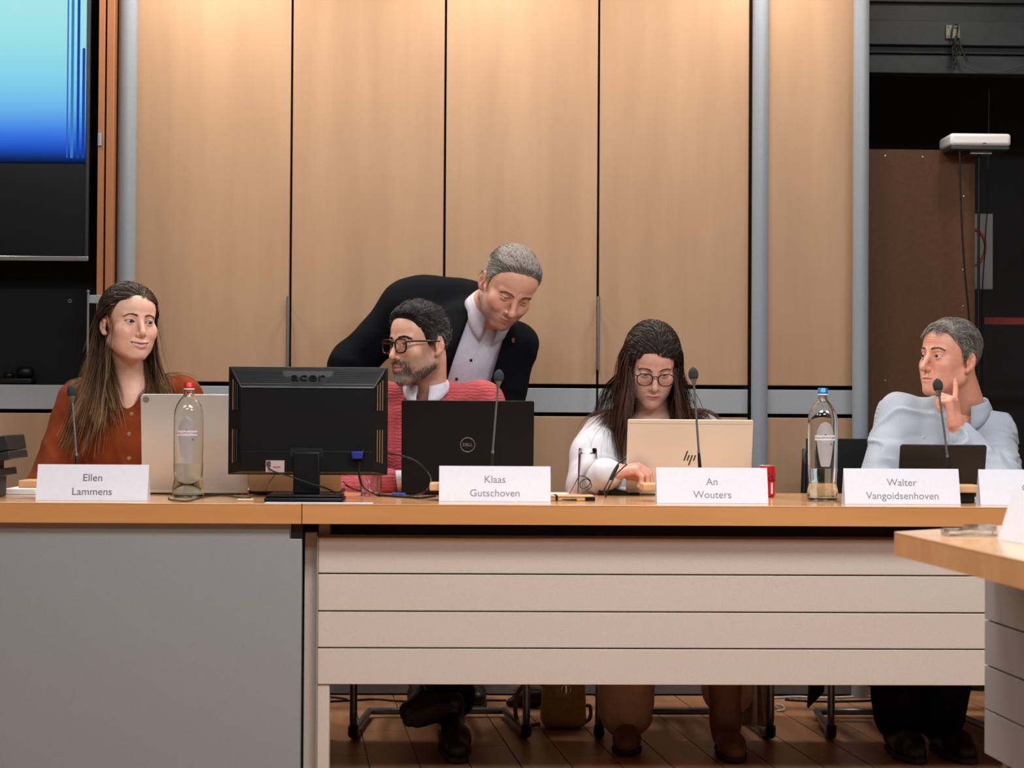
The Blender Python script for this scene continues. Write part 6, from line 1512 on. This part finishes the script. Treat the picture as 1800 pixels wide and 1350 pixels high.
def trunk(P):
    d = smin(rcone(P, SL, SR, 0.05, 0.05), ell(P, ch, (0.16, 0.11, 0.19)), 0.06); d = smin(d, rcone(P, ch, hp, 0.12, 0.13), 0.06)
    return smin(d, chain(P, [SR, ER, WRr], (0.05, 0.04, 0.026), 0.02), 0.03)
def shr(P):
    c0 = nb+np.array([0, 0.012, -0.066]); d = smin(smin(rcone(P, c0, SL, 0.072, 0.064), rcone(P, c0, SR, 0.072, 0.062), 0.02), ell(P, ch, (0.19, 0.135, 0.205)), 0.06)
    d = smin(d, rcone(P, ch, hp, 0.145, 0.15), 0.06)
    d = smin(d, chain(P, [SL, EL, WL], (0.070, 0.064, 0.05), 0.03), 0.04)
    fold = 0.0035*np.sin((P[:, 2]*1.2+P[:, 0]*0.9+0.4*vnoise(P, 9)*0.1)*150)*sm01(P[:, 0], SR[0]-0.05, SR[0]+0.01)*sm01(-P[:, 1], -1.02, -0.9)
    d = smin(d, chain(P, [SR, ER, WRr], (0.067, 0.064, 0.044), 0.03)+fold, 0.03)
    d = d+wr(P, 0.0060, 12, (1, 1, 0.8))+crease(P, 0.007, 12, (1, 1, 0.9))
    return smax(d, -rcone(P, nb+np.array([-0.006, -0.012, -0.03]), nb+np.array([-0.012, -0.02, 0.1]), 0.064, 0.08), 0.005)
hw = W_(1681, 752, 0.815)
Dh = np.array([-0.14, 0.10, 0.98]); Nh = np.array([-0.80, 0.55, -0.05])
def hf(P): return hand_sdf(P, hw, Dh, Nh, 1, [(-6, 6, 2), (62, 78, 40), (72, 80, 40), (78, 80, 40)], [(0.7, 0.5, 0.5), (0.9, 0.1, 0.5), (0.8, -0.2, 0.6)], 1.0, (0.42, 0.05, 0.0, -0.05))
body_mesh(H, pe, org, neck, [(hf, *bbox(hw, hw+np.array([0.02, 0.03, 0.18]), pad=0.085))], bbox(SL, SR, hp, ER, WRr, pad=0.12), (224, 162, 138), trunk, lip=(178, 100, 92), blush=(200, 108, 94))
make_eyes(H, pe, org, (-16, -2, 0), (70, 52, 40))
m_blue = knit_mat('shirt_blue_stripe', (150, 161, 175), (176, 185, 196), ('X', 0.6, 1.0), 75.0, 0.0, 0.75, 0.001, (0, 0, 0), 0.35, 0.1)
lo, hi = bbox(SL, SR, EL, ER, WL, WRr, hp, pad=0.12); cloth('shirt', shr, lo, hi, 0.0046, m_blue, pe, org)
collar(pe, org, nb+np.array([-0.004, -0.006, -0.012]), (-0.05, -0.20, 1), (-0.45, -1, 0), 0.066, m_blue, 0.032, 0.050, 0.42, 0.022)
# cuff round the raised wrist
d_ = unit(hw-ER); b = MB().tube([WRr-d_*0.045-np.asarray(org), WRr-d_*0.02-np.asarray(org), WRr+d_*0.012-np.asarray(org)], [0.050, 0.049, 0.044], 28, cap=False).build('cuff', m_blue, pe, smooth='all'); sm_ = b.modifiers.new('solid', 'SOLIDIFY'); sm_.thickness = 0.003
buttons(pe, org, [W_(1662, 770, 0.7)], shr, m_lab2, 0.005)
HL_V = HLINE+np.array([0.012, 0.0])
HL_V[0] = (-0.100, 0.092); HL_V[1] = (-0.075, 0.086)
hair_cap(H, pe, org, m_hair2, (118, 112, 106), lambda p: 0.004+0.006*sm01(p[:, 2], 0.05, 0.10), HL_V, noise=0.0015)
rt = scalp_points(H, 8000, HL_V, 0.001); top = sm01(rt[:, 2], 0.045, 0.085); fr_ = sm01(-rt[:, 1], 0.03, 0.07)
S = grow(H, rt, 7, 0.0025+0.0030*top, lambda p: np.stack([0.2*p[:, 0]/0.07-0.3*sm01(-p[:, 1], 0.03, 0.07), 0.8-1.5*sm01(-p[:, 1], 0.02, 0.06)*sm01(p[:, 2], 0.06, 0.09), -0.45+0.75*sm01(p[:, 2], 0.06, 0.09)], 1), lambda t: 0.0, H.sdf, lambda n: 0.002+0.006*top+0.004*RNG.random(n), 0.015, 2.0, stick=lambda t: 0.5)
V, Q, c = ribbon_strands(S, 0.0006, (128, 123, 118), (176, 172, 168), 0.28)
dk = np.repeat((RNG.random(len(rt)) < 0.4), S.shape[1]*3)[:, None]; c = c*(1-dk)+np.array(lin((84, 78, 72)))*dk
np_mesh('hair', V, Q, m_hair, pe, org, c)
brows(H, pe, org, m_hair2, (84, 72, 66), [(a, b_, c_+0.004) for a, b_, c_ in BROW], 110, 0.0005, 0.009, 0.003)
# raised-brow forehead lines
for k, z in enumerate((0.044, 0.052, 0.060)):
    a_ = np.linspace(-0.9, 0.9, 26); dr = np.stack([np.sin(a_), -np.cos(a_), 0*a_], 1)
    pp = H.surf(unit(np.array([1]))*0+dr, (0, -0.02, z)); pp[:, 2] = z+0.003*np.cos(a_*2.2)-0.001*k
    pq = H.surf(dr, (0, -0.02, 0.0)) if False else pp
    MB().tube(H.wld(pp-dr*0.0002)-np.asarray(org), 0.0011*np.sin(np.linspace(0.15, pi-0.15, 26)), 6).build('forehead_line', m_skin_line if 'm_skin_line' in globals() else mat('skin_line', (214, 146, 122), 0.5), pe, smooth='all')
m_trk = m_trous
k1 = W_(1560, 1000, 0.62); k1[2] = 0.53; k2 = W_(1700, 1000, 0.62); k2[2] = 0.53
an1 = np.array([W_(1583, 1290, 0.52)[0], 0.56, 0.10]); an2 = np.array([W_(1660, 1290, 0.52)[0], 0.56, 0.10])
legs(pe, org, hp+np.array([-0.09, 0, 0]), hp+np.array([0.09, 0, 0]), k1, k2, an1, an2, m_trous, r=(0.09, 0.075, 0.07))
shoes(pe, org, [(an1+np.array([0, 0.05, -0.087]), an1+np.array([0.01, -0.22, -0.087]), (0, 0, 1)), (an2+np.array([0, 0.05, -0.087]), an2+np.array([0.03, -0.22, -0.087]), (0, 0, 1))])
# ------------------------------------------------------------------ chairs
m_tubeg = mat('chair_tube_grey', (120, 126, 130), 0.3, 0.6); m_seat = speckle('chair_black_fabric', (24, 25, 28), (16, 17, 19), 200, 0.85, 0.15)
def make_chair():
    r = thing('cantilever_chair', 'x', 'chair', (0, 0, 0), 0, 'black cantilever chairs behind the desk')
    for s_ in (-1, 1):
        x = 0.262*s_
        MB().tube(spline([(x*0.97, 0.34, 0.470), (x, 0.18, 0.445), (x, -0.06, 0.445), (x, -0.115, 0.425), (x, -0.135, 0.37), (x, -0.135, 0.12), (x, -0.130, 0.055), (x*0.985, -0.10, 0.024), (x*0.95, 0.02, 0.0205), (x*0.86, 0.26, 0.0205), (x*0.84, 0.31, 0.0205)], 5), 0.0115, 12).build('side_tube', m_tubeg, r, smooth='all')
        MB().tube(spline([(x*0.88, 0.47, 0.88), (x*0.93, 0.44, 0.62), (x*0.97, 0.345, 0.475)], 5), 0.0115, 10).build('back_post', m_blk, r, smooth='all')
        MB().tube([(x, -0.142, 0.045), (x, -0.135, 0.022), (x*0.98, -0.09, 0.014), (x*0.97, -0.05, 0.014)], [0.0155, 0.017, 0.0145, 0.0135], 12).build('glide', m_blk, r, smooth=True)
        MB().tube(spline([(x*0.97, 0.34, 0.475), (x*1.04, 0.28, 0.62), (x*1.06, 0.18, 0.655), (x*1.06, -0.02, 0.655), (x*1.04, -0.06, 0.64)], 5), [0.012]*20+[0.012], 10).build('armrest', m_blk, r, smooth='all')
    MB().tube([(-0.222, 0.305, 0.0205), (0.222, 0.305, 0.0205)], 0.0115, 12).build('rear_bar', m_tubeg, r, smooth='all')
    MB().box((-0.235, -0.10, 0.452), (0.235, 0.36, 0.482)).build('seat', m_seat, r, bevel=0.014, seg=3)
    b = MB(); n = 10
    for i in range(n):
        a0 = -1+2*i/n; a1 = -1+2*(i+1)/n
        def q(a, z): return 0.235*a, 0.435+0.035*(z-0.62)/0.3*0+0.04*(1-a*a)
        (x0, y0), (x1, y1) = q(a0, 0), q(a1, 0)
        b.hexa([(x0, y0-0.012, 0.56), (x1, y1-0.012, 0.56), (x1, y1+0.012, 0.56), (x0, y0+0.012, 0.56), (x0*0.97, y0+0.018, 0.915), (x1*0.97, y1+0.018, 0.915), (x1*0.97, y1+0.042, 0.915), (x0*0.97, y0+0.042, 0.915)])
    o = b.build('backrest', m_seat, r, smooth=True); return r
ch0 = make_chair()
fy = 0.875
for i, (px, lab, rz) in enumerate(((771, 'black cantilever chair under the man in the pink sweater', 0.03), (1202, 'black cantilever chair under the woman in white', 0.0), (1607, 'black cantilever chair under the man in the blue shirt', 0.0), (222, 'black cantilever chair under the woman in the rust sweater', 0.0))):
    o = ch0 if i == 0 else copy_tree(ch0)
    o.location = (onz(px, 1300, 0)[0], fy, 0.0004); o.rotation_euler = (0, 0, rz); o['label'] = lab
# ------------------------------------------------------------------ things on the floor
m_bag = speckle('bag_beige', (204, 164, 116), (188, 148, 102), 90, 0.55, 0.08); m_bagd = mat('bag_strap', (140, 100, 66), 0.5)
p = onz(992, 1284, 0.0); bg = thing('handbag', 'beige handbag with a round silver clasp on the floor', 'bag', (p[0], p[1]+0.06, 0.0)); bo = np.array(bg.location)
V, Q = surface(lambda P: rbox(P*np.array([1, 1, 1], F32)-np.stack([0*P[:, 2], 0*P[:, 2], 0*P[:, 2]], 1), (0, 0, 0.105), (0.072-0.0, 0.055, 0.103), 0.03)+F32(0.12)*np.maximum(P[:, 2]-0.03, 0)*F32(0.5)+wr(P, 0.002, 20), (-0.11, -0.1, -0.005), (0.11, 0.1, 0.25), 0.004)
body = np_mesh('bag_body', V+bo, Q, m_bag, bg, bo)
MB().box((-0.030, -0.062, 0.10), (0.020, -0.046, 0.20)).build('flap', mat('bag_flap', (206, 172, 126), 0.5), bg, bevel=0.005)
cz_ = at(995, 1211, bo[1]-0.06)
MB().tube([(cz_[0]-bo[0]+0.0145*cos(t), -0.066, cz_[2]+0.0145*sin(t)) for t in np.linspace(0, 2*pi, 28, endpoint=False)], 0.0028, 8, closed=True).build('clasp', MATS['silver'], bg, smooth='all')
MB().box((cz_[0]-bo[0]-0.002, -0.068, cz_[2]-0.012), (cz_[0]-bo[0]+0.002, -0.063, cz_[2]+0.012)).build('clasp_pin', MATS['silver'], bg)
sp = [at(x, y, bo[1]-0.02)-bo for x, y in ((960, 1206), (935, 1196), (912, 1215), (906, 1245), (910, 1268), (922, 1276))]+[np.array([-0.075, -0.01, 0.012])]
MB().tube(spline(sp, 6), 0.007, 8).build('strap', m_bagd, bg, smooth='all')
sp = [np.array([0.072, 0, 0.07]), np.array([0.085, 0, 0.065]), np.array([0.085, 0, 0.03]), np.array([0.065, -0.01, 0.015])]
MB().tube(spline(sp, 6), 0.006, 8).build('strap', m_bagd, bg, smooth='all')
p = onz(930, 1246, 0.0); b2 = thing('carrier_bag', 'low black bag with a white top against the skirting behind the handbag', 'bag', (p[0], p[1]+0.04, 0)); bo = np.array(b2.location)
V, Q = surface(lambda P: smin(ell(P, (0.01, 0, 0.034), (0.058, 0.05, 0.034)), rcone(P, (-0.03, 0, 0.02), (-0.062, -0.01, 0.015), 0.02, 0.014), 0.02)+wr(P, 0.003, 24), (-0.1, -0.07, -0.003), (0.1, 0.07, 0.09), 0.004); np_mesh('lower_part', V+bo, Q, m_blk2, b2, bo)
V, Q = surface(lambda P: ell(P, (0.0, 0.02, 0.075), (0.062, 0.045, 0.045))+wr(P, 0.004, 30), (-0.1, -0.07, 0.0), (0.1, 0.1, 0.14), 0.004); np_mesh('upper_part', V+bo, Q, mat('bag_white', (196, 200, 204), 0.6), b2, bo)
# coat hanging down beside the brown boot, and the black coat end
def drape(name, label, cat, px0, px1, y, ztop, zbot, m, amp, fq, m2=None):
    a = at(px0, 1250, y)[0]; b = at(px1, 1250, y)[0]; c0 = np.array([(a+b)/2, y, zbot]); n = 40; rows = 12; w = b-a
    t = thing(name, label, cat, tuple(c0)); V = []; F_ = []
    for j in range(rows+1):
        for i in range(n+1):
            u = i/n; z = (ztop-zbot)*j/rows
            V.append((-w/2+w*u*(1-0.1*j/rows), amp*sin(u*fq+0.3*j)+0.02*(j/rows), z))
    F_ = [(j*(n+1)+i, j*(n+1)+i+1, (j+1)*(n+1)+i+1, (j+1)*(n+1)+i) for j in range(rows) for i in range(n)]
    o = MB().add(V, F_).build('cloth', m, t, smooth='all'); s_ = o.modifiers.new('solid', 'SOLIDIFY'); s_.thickness = 0.006
    if m2 is not None:
        MB().tube([(-w*0.1, -amp-0.008, 0.004), (-w*0.12, -amp-0.006, ztop-zbot)], 0.008, 8).build('lining_edge', m2, t, smooth='all')
    return t
zb_ = 0.045
drape('coat', 'pale beige coat end hanging down beside the brown boot', 'coat', 1308, 1350, 0.74, 0.44, zb_, speckle('coat_beige', (186, 158, 130), (172, 144, 118), 60, 0.8, 0.06), 0.012, 13.0, mat('coat_lining', (214, 206, 198), 0.6))
t = thing('jacket', 'black jacket end hanging from the chair of the man in blue', 'jacket', tuple(at(1432, 1205, 1.12)))
MB().prism([(-0.022, 0.22), (0.032, 0.22), (0.030, -0.02), (-0.024, -0.075), (-0.020, 0.0)], 'y', -0.012, 0.012).build('cloth', m_seat, t, bevel=0.004)
# floor cables
m_cw = mat('cable_white', (206, 208, 210), 0.45)
def fcable(label, pts, r, m): MB().tube(spline([np.array([*onz(x, y, 0.0)[:2], r+0.0003]) for x, y in pts], 6), r, 8).build('floor_cable', m, None, smooth='all', label=label, cat='cable')
fcable('black cable lying along the skirting under the pink-sweater man', [(560, 1236), (620, 1233), (660, 1231), (700, 1234), (760, 1235), (840, 1233), (890, 1233)], 0.0035, m_blk)
fcable('second black cable near the left end of the slatted desk', [(500, 1232), (560, 1226.5), (590, 1228), (610, 1231)], 0.0035, m_blk)
fcable('white cable lying on the floor left of the black trousers', [(1366, 1252), (1378, 1250), (1376, 1243), (1366, 1240)], 0.004, m_cw)
fcable('long white cable along the skirting between the two chairs', [(1360, 1229), (1400, 1227), (1450, 1229), (1500, 1227), (1545, 1226)], 0.004, m_cw)
fcable('black cable along the skirting behind the dark trousers', [(1380, 1232), (1440, 1235), (1520, 1234), (1590, 1229), (1640, 1226)], 0.004, m_blk)
